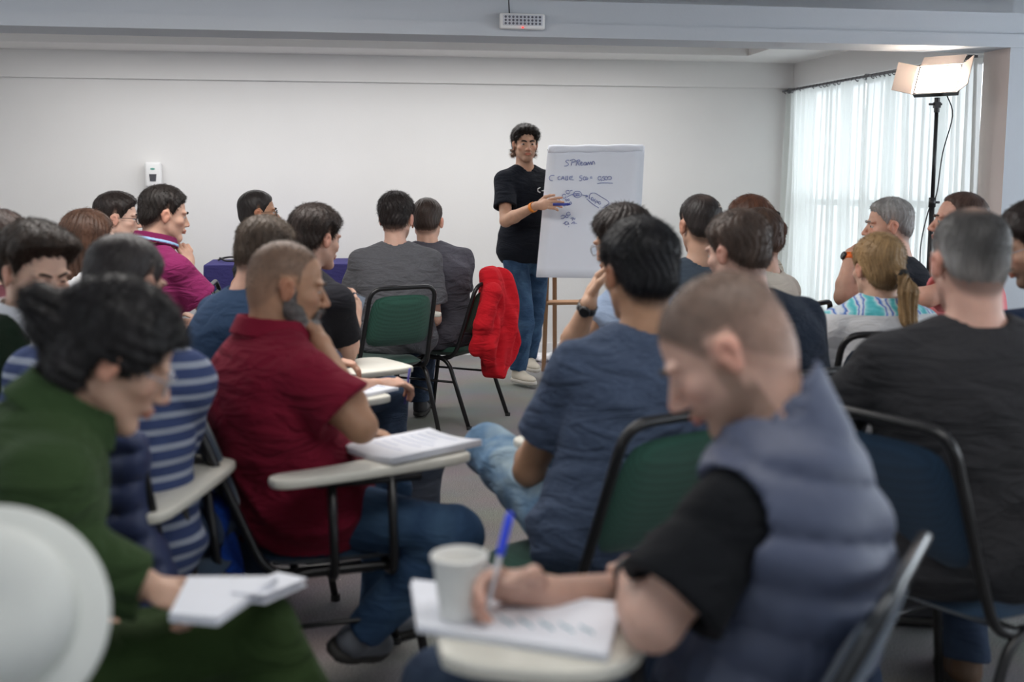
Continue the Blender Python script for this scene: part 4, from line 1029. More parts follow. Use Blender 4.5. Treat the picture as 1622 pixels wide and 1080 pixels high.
b0 = wallpt(345, 408, .45); b0.z = tz+.006
bg = MB().tube(smooth_path([Vector((0, 0, .012)), Vector((.05, .02, .03)), Vector((.12, 0, .035)), Vector((.16, .03, .012)), Vector((.08, -.05, .01)), Vector((.02, -.02, .03))], 5), .008, 6).build('cable', M_BLACK, None, smooth=True, loc=b0); tag(bg, 'coiled black cable lying on the left end of the purple table', 'cable')
pb = Gz(868, 572, .0)
bgm = MB()
def crum(P): return ell(P, (0, 0, .03), (.15, .08, .035))+.012*np.sin(P[:, 0]*50+3*np.sin(P[:, 1]*40))*np.cos(P[:, 1]*45+P[:, 2]*60)
V, F = nets(crum, (-.2, -.12, -.0), (.2, .12, .1), .008); pbo = mk('paper_bag', V, F, plain('bag_paper', (.78, .78, .80), .6), loc=pb); tag(pbo, 'crumpled white bag on the carpet beside the flip chart leg', 'bag')
# ------------------------------------------------------------------ chairs
def fabric(name, col, dot):
    m, nt, b = nmat(name); L = nt.links; tc = node(nt, 'ShaderNodeTexCoord')
    v = node(nt, 'ShaderNodeTexVoronoi'); v.inputs['Scale'].default_value = 150; v.inputs['Randomness'].default_value = .05; L.new(tc.outputs['Object'], v.inputs['Vector'])
    r = node(nt, 'ShaderNodeMapRange'); r.inputs['From Min'].default_value = .15; r.inputs['From Max'].default_value = .5; L.new(v.outputs['Distance'], r.inputs['Value'])
    mx = node(nt, 'ShaderNodeMix', data_type='RGBA'); mx.inputs['A'].default_value = tuple(dot)+(1,); mx.inputs['B'].default_value = tuple(col)+(1,)
    L.new(r.outputs['Result'], mx.inputs['Factor']); L.new(mx.outputs['Result'], b.inputs['Base Color']); b.inputs['Roughness'].default_value = .9; b.inputs['Specular IOR Level'].default_value = .2
    b.inputs['Sheen Weight'].default_value = .3
    bp = node(nt, 'ShaderNodeBump'); bp.inputs['Strength'].default_value = .3; bp.inputs['Distance'].default_value = .002; L.new(v.outputs['Distance'], bp.inputs['Height']); L.new(bp.outputs['Normal'], b.inputs['Normal'])
    return m
M_GREEN = fabric('green_upholstery', (.024, .088, .062), (.010, .038, .027))
M_NAVY = fabric('navy_upholstery', (.016, .045, .088), (.008, .022, .045))
M_CHROME = plain('worn_chrome', (.5, .52, .53), .25, metal=.9)
def pad(w0, w1, h, t, bulge, n=10):
    """rounded pillow in the xz plane, thickness along y; w0 bottom width, w1 top width"""
    V = []; F = []
    for side in (0, 1):
        for j in range(n+1):
            for i in range(n+1):
                u, v = i/n*2-1, j/n*2-1
                # squircle mapping keeps rounded corners
                k = .12; uu = u*(1-k*v*v*v*v*abs(u)); vv = v*(1-k*u*u*u*u*abs(v))
                wd = (w0+(w1-w0)*(v+1)/2)/2; e = (1-u**6)*(1-v**6)
                y = (t/2)*(max(e, 0)**.35)+bulge*(1-u*u)*(1-v*v)
                V.append((uu*wd, y if side else -y, vv*h/2))
    m = (n+1)**2
    for side in (0, 1):
        for j in range(n):
            for i in range(n):
                q = [side*m+j*(n+1)+i, side*m+j*(n+1)+i+1, side*m+(j+1)*(n+1)+i+1, side*m+(j+1)*(n+1)+i]
                F.append(tuple(q if not side else q[::-1]))
    return V, F
def chair(x, y, yaw, fab, label, tab=True, tabside=1, tabxy=(0, 0), tabrot=0., bh=.86, group=None, frame=None, recline=.13):
    o = empty('chair', (x, y, 0), -math.radians(yaw)); tag(o, label, 'chair', group)
    fr = frame or M_BLACK
    V, F = pad(.44, .42, .43, .05, .010)
    M = Matrix.Translation((0, .02, .44)) @ Matrix.Rotation(PI/2, 4, 'X')
    mk('seat', [M @ Vector(v) for v in V], F, fab, o)
    zt = bh; ty = -.19-recline
    def bp(z): return -.19-recline*(z-.44)/(zt-.44)
    zc = (.54+zt-.035)/2; h = zt-.035-.54
    V, F = pad(.39, .355, h, .035, .010); tilt = math.atan2(recline, zt-.44)
    M = Matrix.Translation((0, bp(zc), zc)) @ Matrix.Rotation(tilt, 4, 'X')
    mk('backrest', [M @ Vector(v) for v in V], F, fab, o)
    P = round_path([(-.215, .10, .405), (-.215, -.175, .405), (-.205, bp(.54), .54), (-.195, bp(zt), zt), (.195, bp(zt), zt), (.205, bp(.54), .54), (.215, -.175, .405), (.215, .10, .405)], .07, 6)
    MB().tube(P, .0125, 10).build('back_frame', fr, o, smooth=True)
    for s in (-1, 1):
        MB().tube(round_path([(s*.235, .25, 0), (s*.225, .19, .41), (s*.225, -.14, .41), (s*.235, -.29, 0)], .08, 6), .0125, 10).build('leg', fr, o, smooth=True)
        MB().tube([(s*.229, .225, .27), (s*.229, -.19, .27)], .007, 8).build('side_rail', fr, o, smooth=True)
    for yy in (.14, -.10): MB().tube([(-.225, yy, .405), (.225, yy, .405)], .011, 8).build('stretcher', fr, o, smooth=True)
    for sx, sy in ((-1, .25), (1, .25), (-1, -.29), (1, -.29)):
        MB().lathe([(1e-4, 0), (.016, 0), (.016, .02), (1e-4, .02)], 10, Matrix.Translation((sx*.235, sy, 0))).build('foot_cap', plain('rubber_cap', (.03, .03, .03), .8), o)
    if tab:
        s = tabside; zt_ = .70
        poly = [(.31, -.17), (.335, -.12), (.335, .10), (.33, .25), (.315, .34), (.27, .375), (.06, .375), (.0, .35), (-.01, .29), (.03, .24), (.14, .20), (.22, .10), (.245, -.05), (.25, -.14), (.275, -.17)]
        poly = [(px*s, py) for px, py in poly]; poly = poly if s > 0 else poly[::-1]
        poly = [(p.x, p.y) for p in smooth_path([Vector((a, b, 0)) for a, b in poly+[poly[0]]], 3)][:-1]
        M = Matrix.Translation((tabxy[0], tabxy[1], 0)) @ Matrix.Translation((.29*s, 0, 0)) @ Matrix.Rotation(-math.radians(tabrot), 4, 'Z') @ Matrix.Translation((-.29*s, 0, 0))
        MB().prism(poly[::-1] if s < 0 and False else poly, zt_-.024, zt_, M).build('writing_tablet', M_TABLET, o, bevel=.006)
        for yy in (-.02, .13): MB().tube(round_path([(s*.225, yy, .405), (s*.29+tabxy[0], yy, .42), (s*.29+tabxy[0], yy+tabxy[1]*.5, zt_-.024)], .05, 4), .0115, 8).build('tablet_post', fr, o, smooth=True)
        MB().tube([(s*.29+tabxy[0], -.06, zt_-.034), (s*.29+tabxy[0], .20, zt_-.034)], .011, 8).build('tablet_rail', fr, o, smooth=True)
        o['_t'] = 0; del o['_t']; return o, (Matrix.Translation((x, y, 0)) @ Matrix.Rotation(-math.radians(yaw), 4, 'Z') @ M)
    return o, None
def seat_for(p, fab, label, dyaw=0., off=(0, .06), **k):
    yaw = p['body']+dyaw; R = rotm(yaw); w = p['root']+R@A(off[0], off[1], 0)
    return chair(float(w[0]), float(w[1]), yaw, fab, label, **k)
def lw(p, v): return Vector((p['root']+p['R']@np.asarray(v, F32)).tolist())
# materials for clothes
DEN = cloth('blue_denim', (.03, .065, .13), wr=.45, dirt=(.08, .15, .25)); DENL = cloth('faded_denim', (.13, .23, .36), wr=.5, dirt=(.40, .50, .54))
JET = (.008, .007, .007); DK = (.018, .012, .009); BR = (.06, .036, .022)
T = lambda name, col, **k: cloth(name, col, **k)
PEOPLE = {}
P_ = PEOPLE
# 13 presenter
P_['pres'] = p = person('standing presenter in a black t-shirt and blue jeans, right hand at the flip chart', (832, 229), 7.95, body=150, lean=0, head=(168, 2, 0),
  skin=(.58, .34, .23), hair=dict(kind='curly', side=.014, top=.026, front=.014, mess=.0035, len=.022, low=.0, rec=.004), hcol=(.014, .010, .008), stand=True, res=.0034, w=1.0, fat=1.0, nstr=2600,
  stub=((.10, .065, .05), .35), face=dict(nose=.001, lid=.0035, brow=1.6, gx=0.),
  top=dict(mat=T('black_tee', (.010, .012, .018), wr=.5), hem=-.10, inf=.016, res=.007, upto=.66, flare=.014, amp=.007, loose=.018), bottom=DEN,
  arms=dict(R=dict(el=('px', 801, 350, -.22), wr=('px', 849, 326, -.42), tip=('px', 884, 320, -.50), pnw=(.1, 1, -.45), curl=(.08, .2, .34, .46), thumb=.1, vis=True), L=dict(wr=(-.12, .30, 1.12))),
  legs=dict(R=dict(kn=('px', 830, 512, .0), an=('px', 821, 586, .02), fd=(-.1, 1, 0)), L=dict(kn=('px', 846, 505, .25), an=('px', 838, 566, .28), fd=(.25, 1, 0))),
  shoe=(.62, .56, .46), seed=3)
band(p, 'R', 'wristband', plain('orange_band', (.85, .26, .03), .5), t=.90, r=.033, wdt=.012)
# marker pen in his fingers, white print on the shirt
l = p['limb']['R']; c = lw(p, (l['ends'][1]+l['ends'][2])/2)
mkp = MB().tube([(-.055, 0, 0), (.04, 0, 0)], .009, 10).tube([(.04, 0, 0), (.062, 0, 0)], .0095, 10, rr=[.0095, .006]).build('marker', plain('marker_blue', (.03, .05, .30), .4), None, smooth=True, loc=c+Vector((-.01, -.012, .002)), rotz=.25)
tag(mkp, 'blue marker pen in the presenter\'s hand at the flip chart', 'marker')
def onchest(p, px, py, dY):
    q = W(px, py, dY); return Vector((p['R'].T@(np.array(q, F32)-p['root'])).tolist())
pr = MB()
for st_ in ([(856, 297), (852, 299), (852, 303), (856, 305)], [(858, 302), (862, 302)], [(861, 303), (863, 299), (865, 304)]):
    pr.tube([onchest(p, a, b, 7.80) for a, b in st_], .0035, 5)
pr.build('shirt_print', plain('white_print', (.8, .8, .8), .7), p['o'])
# 11 grey tee
P_['grey'] = p = person('man with short dark hair and grey t-shirt, back to us on a green chair', (628, 346), 6.5, hs=1.12, body=-6, lean=4, head=(8, 8, 0), hunch=6,
  skin=(.62, .38, .29), hair=dict(side=.008, top=.022, mess=.003, len=.02, low=.012), hcol=(.016, .011, .010), res=.004, w=1.15, fat=1.08,
  top=dict(mat=T('grey_tee', (.105, .105, .115), wr=.6, heather=.25), upto=.72, flare=.02, res=.008, amp=.009, inf=.018, neck=.062),
  arms=dict(R=dict(el=('px', 688, 505, .0), wr=('px', 662, 522, .28)), L=dict(wr=(-.14, .36, .75))), seed=7, nstr=2600)
seat_for(p, M_GREEN, 'green padded chair with a cream tablet under the man in the grey t-shirt', dyaw=-28, bh=.865, off=(-.15, -.05))
# 12 grey-purple tee, sits sideways on green chair
P_['grey2'] = p = person('man in a slate grey t-shirt seated beside the red hoodie, back to us', (677, 351), 6.85, hs=1.1, body=-22, lean=2, head=(4, 10, 0), hunch=14, side=2,
  skin=(.66, .40, .29), hair=dict(side=.005, top=.013, mess=.0015, low=.004, len=.008), hcol=(.035, .022, .017), res=.004, w=1.25, fat=1.25,
  top=dict(mat=T('slate_tee', (.085, .082, .10), wr=.7), res=.008, amp=.014, inf=.022, hem=-.12, loose=.012), seed=11,
  arms=dict(R=dict(wr=(.10, .38, .80)), L=dict(wr=(-.14, .4, .78))), legs=dict(L=dict(kn=(-.30, .34, .50), an=(-.30, .30, .09)), R=dict(kn=(.10, .45, .5), an=(.1, .42, .09))))
cpos = Gz(735, 640, 0)
ch2, _ = chair(W(708, 560, 6.8).x, 6.8, -62, M_GREEN, 'green chair seen from behind, red hoodie over its back', tab=False, bh=.84)
# hoodie
hb = ch2.location+Vector(( math.sin(math.radians(-62))*-.29, math.cos(math.radians(-62))*-.29, 0))
def fhood(P):
    X, Yy, Z = P[:, 0], P[:, 1], P[:, 2]
    # local: x across chair back, y forward. draped both sides of the back rest
    t = np.clip((.92-Z)/.72, 0, 1); wdt = .145+.035*np.sin(np.clip(t, 0, 1)*2.6)-.14*np.clip(t-.62, 0, 1)*2.2+.01*np.sin(Z*14)
    yc = -.335+.10*np.clip((.84-Z)/.4, 0, 1)*.6-.10*t+.03*np.sin(X*18+Z*5)*t
    th = .042+.026*np.sin(t*3.1)+.018*np.sin(X*36+2.5*np.sin(Z*6))+.006*np.sin(X*75+Z*9+2*np.sin(Z*8))
    q = np.stack([X/1., (Yy-yc)*1., np.zeros_like(X)], 1)
    d = np.maximum(np.abs(X)-wdt, np.abs(Yy-yc)-th); d = smax(np.abs(X)-wdt, np.abs(Yy-yc)-th, .06)
    d = smax(d, Z-.915-.025*np.cos(X*11+.4), .05); low = .22+.62*np.abs(X-.09)+.02*np.sin(X*30)
    d = smax(d, low-Z, .02)
    s1 = cone(P, (-.15, -.40, .80), (-.19, -.36, .62), .055, .05); s2 = cone(P, (-.19, -.36, .62), (-.17, -.30, .46), .05, .042)
    s1 = smin(s1, s2, .03)+.003*np.sin(P[:, 2]*60+P[:, 0]*30)
    d = smin(d, s1, .02)
    return d-.002*np.sin(X*30+Z*30)
V, F = nets(fhood, (-.34, -.62, .08), (.34, -.12, .96), .009)
ho = mk('hoodie', V, F, cloth('red_fleece', (.62, .015, .025), wr=.6, wscale=7), loc=ch2.location.copy(), rotz=math.radians(62)); tag(ho, 'bright red hoodie draped over the back of the green chair', 'hoodie')
# 14 red polo
P_['red'] = p = person('bald man with grey beard in a crimson polo shirt, chin on hand', (456, 452), 3.0, body=58, lean=-28, head=(72, 12, 0), hunch=38,
  skin=(.42, .235, .145), hair=dict(buzz=.62, rec=.045), hcol=(.085, .066, .054), res=.0034, w=1.18, fat=1.2, beard=((.12, .11, .105), (.50, .50, .50)), face=dict(nose=.006, lid=-.001, fw=1.02),
  top=dict(mat=T('crimson_pique', (.175, .009, .026), wr=.8), collar=T('crimson_rib', (.19, .010, .028), wr=.2), cfl=.012, ch=.05, upto=.66, flare=.020, res=.007, amp=.010, inf=.020, hem=-.13, loose=.015, name='polo_shirt'),
  bottom=DEN, arms=dict(R=dict(sh=(.0, .02, .0), el=('px', 572, 676, -.20), wr=('px', 508, 545, -.03), tip=('px', 486, 498, .06), pnw=(-.7, .3, .1), curl=.75, thumb=.3, vis=True),
  L=dict(wr=(-.16, .20, .66))),
  legs=dict(R=dict(kn=('px', 722, 848, -.16), an=('px', 575, 1000, -.12), fd=(-.3, 1, 0)), L=dict(kn=('px', 615, 775, .30), an=('px', 600, 985, .35))), shoe=(.12, .13, .15), seed=14)
ch, tm = seat_for(p, M_NAVY, 'navy chair with black frame under the bearded man in crimson, blue jacket on it', dyaw=14, off=(0, .07), tabxy=(.04, -.01), tabrot=-13, recline=.17, bh=.87)
def book(tm, lx, ly, w_, h_, rot, label, th=.010, z=.7005, pages=4, cat='notebook', name='notebook', mat=None, group=None, curl=.0):
    o = empty(name, (0, 0, 0)); M = tm @ Matrix.Translation((lx, ly, z)) @ Matrix.Rotation(rot, 4, 'Z'); o.matrix_world = M; tag(o, label, cat, group)
    for k in range(pages):
        V = []; n = 8
        for j in range(2):
            for i in range(n+1):
                u = i/n; V.append((-w_/2+w_*u, (j-.5)*h_, th*(k+.5)/pages+curl*(u-.5)**2*(1+k*.2)))
        F = [(i, i+1, n+2+i, n+1+i) for i in range(n)]
        q = mk('page_block' if k < pages-1 else 'top_page', V, np.array(F, np.int32), mat or M_PAPER, o); s = q.modifiers.new('t', 'SOLIDIFY'); s.thickness = th/pages*.9; s.offset = 0
        q.rotation_euler = (0, 0, .02*math.sin(k*2.1))
    ln = MB()
    for i in range(7):
        y_ = h_*.38-i*h_*.1; x0 = -w_*.38; x1 = x0+w_*(.3+.35*abs(math.sin(i*2.3+w_*50)))
        pts = [(x0+(x1-x0)*t/14, y_+.0018*math.sin(t*2.6+i), th+curl*((x0+(x1-x0)*t/14)/w_)**2*1.6+.0012) for t in range(15)]
        ln.tube(pts, .0005, 3)
    ln.build('pen_writing', M_INK2, o); return o
book(tm, .20, .25, .21, .30, .25, 'open white notebook on the tablet of the bearded man in crimson', th=.014, curl=.02)
# blue jacket hanging on his chair
def drape(chair_o, name, mat, label, cat, w_=.20, z0=.25, z1=.88, puff=0., seed=1, th=.035, yb=-.33, open_=None, skirt=.05):
    def f(P):
        X, Yy, Z = P[:, 0], P[:, 1], P[:, 2]; t = np.clip((z1-Z)/(z1-z0), 0, 1)
        yc = yb+.13*np.clip((z1-Z)/.45, 0, 1)-.12*t*t; ww = w_+skirt*t+.015*np.sin(Z*20+seed)
        tt = th*(1+.8*t)+.012*np.sin(X*38+3*np.sin(Z*8+seed))*(1-.6*(puff > 0))+.006*np.sin(X*70+Z*25)*(puff == 0)
        if puff: tt = tt+puff*np.abs(np.sin(PI*(Z+.01*np.sin(X*15))/.065))**.5-puff*.5
        d = smax(np.abs(X)-ww, np.abs(Yy-yc)-tt, .045); d = smax(d, Z-z1-.012*np.cos(X*10), .04)
        return smax(d, z0+.05*np.sin(X*17+seed)-Z, .02)
    V, F = nets(f, (-.4, -.66, z0-.08), (.4, -.08, z1+.07), .009)
    o = mk(name, V, F, mat, loc=chair_o.location.copy(), rotz=chair_o.rotation_euler.z); tag(o, label, cat); return o
drape(ch, 'jacket', cloth('royal_blue_cloth', (.008, .04, .24), wr=.6), 'royal blue jacket hanging behind the navy chair of the man in crimson', 'jacket', w_=.17, z0=.16, z1=.62, seed=2, yb=-.31, skirt=.08, th=.028)
# 15 blue tee, black hair
P_['blue'] = p = person('man with thick black hair in a heather blue t-shirt, back to us', (1010, 432), 2.85, body=-14, lean=5, side=14, head=(-22, 6, 0), hunch=6,
  skin=(.40, .22, .13), hair=dict(side=.014, top=.026, mess=.002, len=.014, low=-.004), hcol=(.006, .006, .008), res=.0036, w=1.10, fat=1.02,
  top=dict(mat=T('heather_blue_tee', (.058, .080, .130), wr=.8, heather=.5), res=.007, amp=.011, inf=.013, upto=.66, hem=-.16, flare=.012, loose=.012), bottom=DENL,
  arms=dict(L=dict(el=('px', 838, 745, .0), wr=('px', 850, 690, .26), vis=False), R=dict(wr=(.20, .36, .74))),
  legs=dict(L=dict(kn=('px', 776, 712, .36), an=('px', 985, 800, .50), fd=(.6, .5, -.3)), R=dict(kn=(.14, .48, .52), an=(.12, .50, .09))), nstr=3500, seed=15,
  hpatch=[(0, -.07, .10, .018, (.05, .035, .03), .5)])
seat_for(p, M_GREEN, 'green padded chair with rounded black frame under the black-haired man in blue', dyaw=-21, bh=.88, off=(0, .08), recline=.16)
# 16
P_['p16'] = p = person('dark-haired person with glasses and a black watch, hidden behind the man in blue', (984, 386), 4.0, w=.82, fat=.85, body=-12, lean=4, head=(-50, 14, 0), skin=(.50, .30, .20),
  hair=dict(side=.014, top=.026, mess=.003, len=.02), hcol=(.02, .014, .012), glasses=2, top=dict(mat=T('pale_blue_shirt', (.28, .36, .50)), upto=.40),
  arms=dict(L=dict(sh=(.05, .03, -.03), el=('px', 904, 552, -.16), wr=('px', 932, 482, -.24), tip=('px', 944, 440, -.18), pnw=(.9, .2, .1), curl=.5, thumb=.4, vis=True), R=dict(wr=(-.02, .34, .80))), seed=16)
band(p, 'L', 'watch_strap', plain('watch_black', (.012, .012, .014), .4), t=.93, r=.033, wdt=.012, face=(-.1, -1, .2))
seat_for(p, M_GREEN, 'green chair of the person with the black watch, mostly hidden behind the man in blue')
# 26 foreground vest
P_['vest'] = p = person('young man with buzz cut and navy puffer vest, writing in the foreground', (1146, 556), 1.72, body=-58, lean=-25, head=(-78, 36, 4), hunch=37,
  skin=(.60, .38, .30), hair=dict(buzz=.80, rec=.0, low=.01), hcol=(.075, .056, .042), res=.003, w=.92, fat=.92, stub=((.16, .10, .065), .55), face=dict(nose=.006, lid=-.003, fw=1.03),
  top=dict(mat=T('black_cotton', (.006, .007, .009), wr=.5), inf=.013, upto=.80, flare=.026, res=.006, amp=.009, over=dict(kind='vest', inf=.026, mat=plain('navy_nylon', (.065, .080, .135), .55, bump=.25, bscale=30, var=.12))),
  arms=dict(L=dict(sh=(.02, .03, -.03), el=('px', 1035, 985, -.20), wr=('px', 1003, 905, .05), tip=('px', 990, 895, .3), vis=True), R=dict(sh=(0, .03, -.02), el=('px', 1040, 948, .16), wr=('px', 868, 940, -.03), tip=('px', 790, 925, -.06), pnw=(-.35, -.85, -.35), curl=(.5, .62, .75, .85), thumb=.5, vis=True)), seed=26)
band(p, 'L', 'watch_strap', plain('watch_black', (0, 0, 0)), t=.86, r=.034, wdt=.014)
ch, tm = seat_for(p, M_NAVY, 'navy chair with worn shiny frame under the man in the puffer vest', dyaw=-4, off=(0, .13), tab=False, bh=.84, recline=.18, frame=plain('worn_black_steel', (.05, .055, .06), .2, metal=.6))
# his writing tablet placed where the forearm rests
def tablet_part(cho, pts, z, posts, t=.024):
    M = cho.matrix_world.inverted() if False else (Matrix.Translation(cho.location) @ Matrix.Rotation(cho.rotation_euler.z, 4, 'Z')).inverted()
    P = [M @ Vector((q.x, q.y, 0)) for q in pts]
    P = smooth_path([Vector((a.x, a.y, 0)) for a in P+[P[0]]], 4)[:-1]; poly = [(a.x, a.y) for a in P]
    ar = sum(poly[i-1][0]*poly[i][1]-poly[i][0]*poly[i-1][1] for i in range(len(poly))); poly = poly if ar > 0 else poly[::-1]
    MB().prism(poly, z-t, z).build('writing_tablet', M_TABLET, cho, bevel=.006)
    for q, e in posts:
        a = M @ q; MB().tube(round_path([Vector(e), Vector((a.x, a.y, .44)), Vector((a.x, a.y, z-t))], .04, 4), .0115, 8).build('tablet_post', M_BLACK, cho, smooth=True)
ZT = .735
tp_ = [Gz(x, y, ZT) for x, y in ((700, 1035), (690, 985), (730, 950), (850, 938), (960, 950), (1010, 975), (1020, 1020), (980, 1050), (900, 1062), (760, 1052))]
tablet_part(ch, tp_, ZT, [(Gz(905, 1015, ZT), (.225, .05, .405)), (Gz(1010, 1010, ZT), (.225, -.02, .405))])
def sheet_obj(px, z, th, label, name='notepad', cat='notepad', mat=None, n=1, group=None):
    q = [Gz(a, b, z) for a, b in px]; c = sum(q, Vector())/4; o = empty(name, c); tag(o, label, cat, group)
    u = [p_-c for p_ in q]
    if ((u[1]-u[0]).cross(u[2]-u[1])).z < 0: u = u[::-1]
    for k in range(n):
        r = Matrix.Rotation(.015*math.sin(k*2.), 3, 'Z'); MB().quadbox([r @ v+Vector((0, 0, th*k/n)) for v in u], (0, 0, 1), th/n*.9).build('page', mat or M_PAPER, o)
    return o
np_ = sheet_obj([(652, 928), (660, 1002), (962, 1048), (985, 965)], ZT+.001, .012, 'white notepad under the writing hand on the foreground tablet', n=4)
ln = MB()
for i in range(5):
    a = Gz(790+i*32, 975+i*4, ZT+.0145)-np_.location; b_ = Gz(812+i*32, 990+i*3, ZT+.0145)-np_.location
    ln.tube([a+(b_-a)*t/6+Vector((0, .004*math.sin(t*2), 0)) for t in range(7)], .0012, 4)
ln.build('pen_writing', plain('teal_ink', (.15, .40, .48), .5), np_)
# foam cup
cc = Gz(728, 975, ZT+.014); cup = MB().lathe([(1e-4, 0), (.029, 0), (.030, .004), (.0385, .083), (.0385, .086), (.0425, .087), (.0428, .094), (.0405, .096), (.040, .088), (.0375, .082), (.029, .006), (1e-4, .006)], 40).build('foam_cup', plain('foam_white', (.80, .80, .77), .6), None, smooth=True, loc=cc)
tag(cup, 'white foam cup on the notepad of the man in the puffer vest', 'cup')
MB().lathe([(1e-4, .058), (.0355, .058)], 32).build('coffee', plain('pale_coffee', (.55, .5, .42), .15), cup)
# blue pen in his hand
a, b_ = W(770, 968, 1.60), W(806, 822, 1.66); z = (b_-a).normalized(); Mq = z.to_track_quat('Z', 'Y').to_matrix().to_4x4(); Lp = .150
pe = empty('pen', a); tag(pe, 'blue-capped ballpoint pen held over the foreground notepad', 'pen')
MB().lathe([(.0004, 0), (.0030, .014), (.0040, .018), (.0042, Lp*.6), (1e-4, Lp*.6)], 12, Mq).build('barrel', plain('clear_barrel', (.45, .46, .50), .3), pe, smooth=True)
MB().lathe([(.0045, Lp*.55), (.0062, Lp*.57), (.0062, Lp*.97), (.004, Lp), (1e-4, Lp)], 12, Mq).build('cap', plain('pen_blue', (.02, .06, .75), .35), pe, smooth=True)
# 1 green woman
P_['green'] = p = person('woman with dark hair in a bun, glasses and green knit sweater, reading notes', (184, 566), 1.95, body=66, lean=13, head=(70, 30, 0), hunch=14,
  skin=(.58, .36, .26), hair=dict(kind='bun', side=.015, top=.024, mess=.0019, len=.016, rec=-.004), hcol=(.010, .009, .010), res=.0034, glasses=2, w=1.0, fat=1.05, face=dict(lid=-.003, fw=.95, nose=.002),
  top=dict(mat=T('green_knit', (.030, .056, .020), wr=.9, weave=500, sheen=.4), sleeve='long', inf=.026, res=.0065, amp=.012, collar=T('green_rib', (.030, .058, .021), wr=.4), ch=.060, cfl=.01, copen=.012, hem=-.12, name='sweater'),
  bottom=T('green_trousers', (.028, .052, .016), wr=.7), brow=False,
  arms=dict(R=dict(el=('px', 95, 880, -.20), wr=('px', 226, 925, -.17), tip=('px', 284, 950, -.19), pnw=(.1, .3, -1), curl=.75, thumb=.2, hsc=.74, vis=True), L=dict(wr=(-.14, .14, .64))),
  legs=dict(R=dict(kn=('px', 405, 1000, -.05), an=('px', 590, 1330, -.05), fd=(0, 1, -.3)), L=dict(kn=(-.12, .46, .50), an=(-.1, .44, .09))), seed=21, nstr=4000)
seat_for(p, M_NAVY, 'navy chair of the woman in the green sweater, at the left edge', bh=.80, tab=False)
sb = sheet_obj([(268, 985), (345, 992), (440, 925), (300, 925)], .735, .014, 'stack of white notes on the knee of the woman in green', name='notes', cat='notes', n=5)
q = [Gz(365, 940, .75), Gz(420, 945, .75), W(486, 918, 2.0), W(440, 908, 2.05)]; c = sb.location
MB().quadbox([v-c for v in q], (0, 0, 1), .003).build('page', M_PAPER, sb); MB().quadbox([v-c+Vector((0, 0, -.012)) for v in q], (0, 0, 1), .003).build('page', M_PAPER, sb)
# 24 dark grey sweater
P_['sweater'] = p = person('man with grey cropped hair and dark grey sweater, back to us at right', (1534, 414), 2.7, body=-4, lean=3, head=(-3, 6, 0), hunch=6,
  skin=(.62, .37, .29), hair=dict(side=.004, top=.010, mess=.0008, low=.004, crown=.008, len=.006, rise=.8), hcol=(.050, .048, .047), res=.0036, w=1.26, fat=1.28, hs=1.03,
  hpatch=[(.080, -.03, .0, .050, (.40, .39, .38), .95), (0, -.03, .115, .028, (.40, .26, .20), .8), (.03, -.09, -.05, .04, (.36, .33, .31), .6)],
  top=dict(mat=T('charcoal_sweater', (.030, .030, .033), wr=.7, heather=.2), sleeve='long', inf=.018, res=.008, amp=.013, hem=-.14, name='sweater', neck=.068),
  arms=dict(L=dict(wr=(-.20, .36, .72), pole=(-1, -.2, -.6)), R=dict(wr=(.22, .34, .74), pole=(1, -.2, -.5))), seed=24, nstr=4500, shoe=(.10, .055, .03),
  legs=dict(L=dict(kn=(-.2, .46, .52), an=(-.18, .18, .09), fd=(0, 1, 0)), R=dict(kn=(.2, .46, .52), an=(.2, .40, .09))))
seat_for(p, M_NAVY, 'large navy chair with black frame under the man in the charcoal sweater', dyaw=62, bh=.88, off=(-.04, .03), recline=.15)
# 20 navy tee
P_['navy'] = p = person('man with brown hair and dark navy t-shirt seen from behind, right of centre', (1166, 400), 3.6, body=-28, lean=6, head=(-38, 10, 0), hunch=12,
  skin=(.60, .38, .30), hair=dict(side=.011, top=.022, mess=.002, len=.012, low=.0), hcol=(.065, .044, .034), res=.004, w=1.22, fat=1.25,
  top=dict(mat=T('navy_tee', (.020, .028, .045), wr=.5), res=.009, amp=.010, inf=.018, upto=.7, flare=.02), seed=20, nstr=3000,
  hpatch=[(0, -.05, .10, .03, (.25, .17, .13), .5)])
seat_for(p, M_NAVY, 'navy chair under the brown-haired man in the navy t-shirt')
# 17
P_['p17'] = p = person('man with close dark hair and slate shirt behind the flip chart side, facing away', (1108, 356), 4.75, body=-14, lean=4, head=(-14, 4, 0), skin=(.45, .27, .19),
  hair=dict(side=.006, top=.013, mess=.0012, len=.008, low=.008, crown=.004), hcol=(.018, .014, .013), w=1.1, fat=1.1, top=dict(mat=T('slate_blue_shirt', (.040, .055, .075))), seed=17,
  hpatch=[(0, -.06, .10, .03, (.16, .11, .09), .5)])
seat_for(p, M_GREEN, 'green chair under the man with close dark hair and slate shirt')
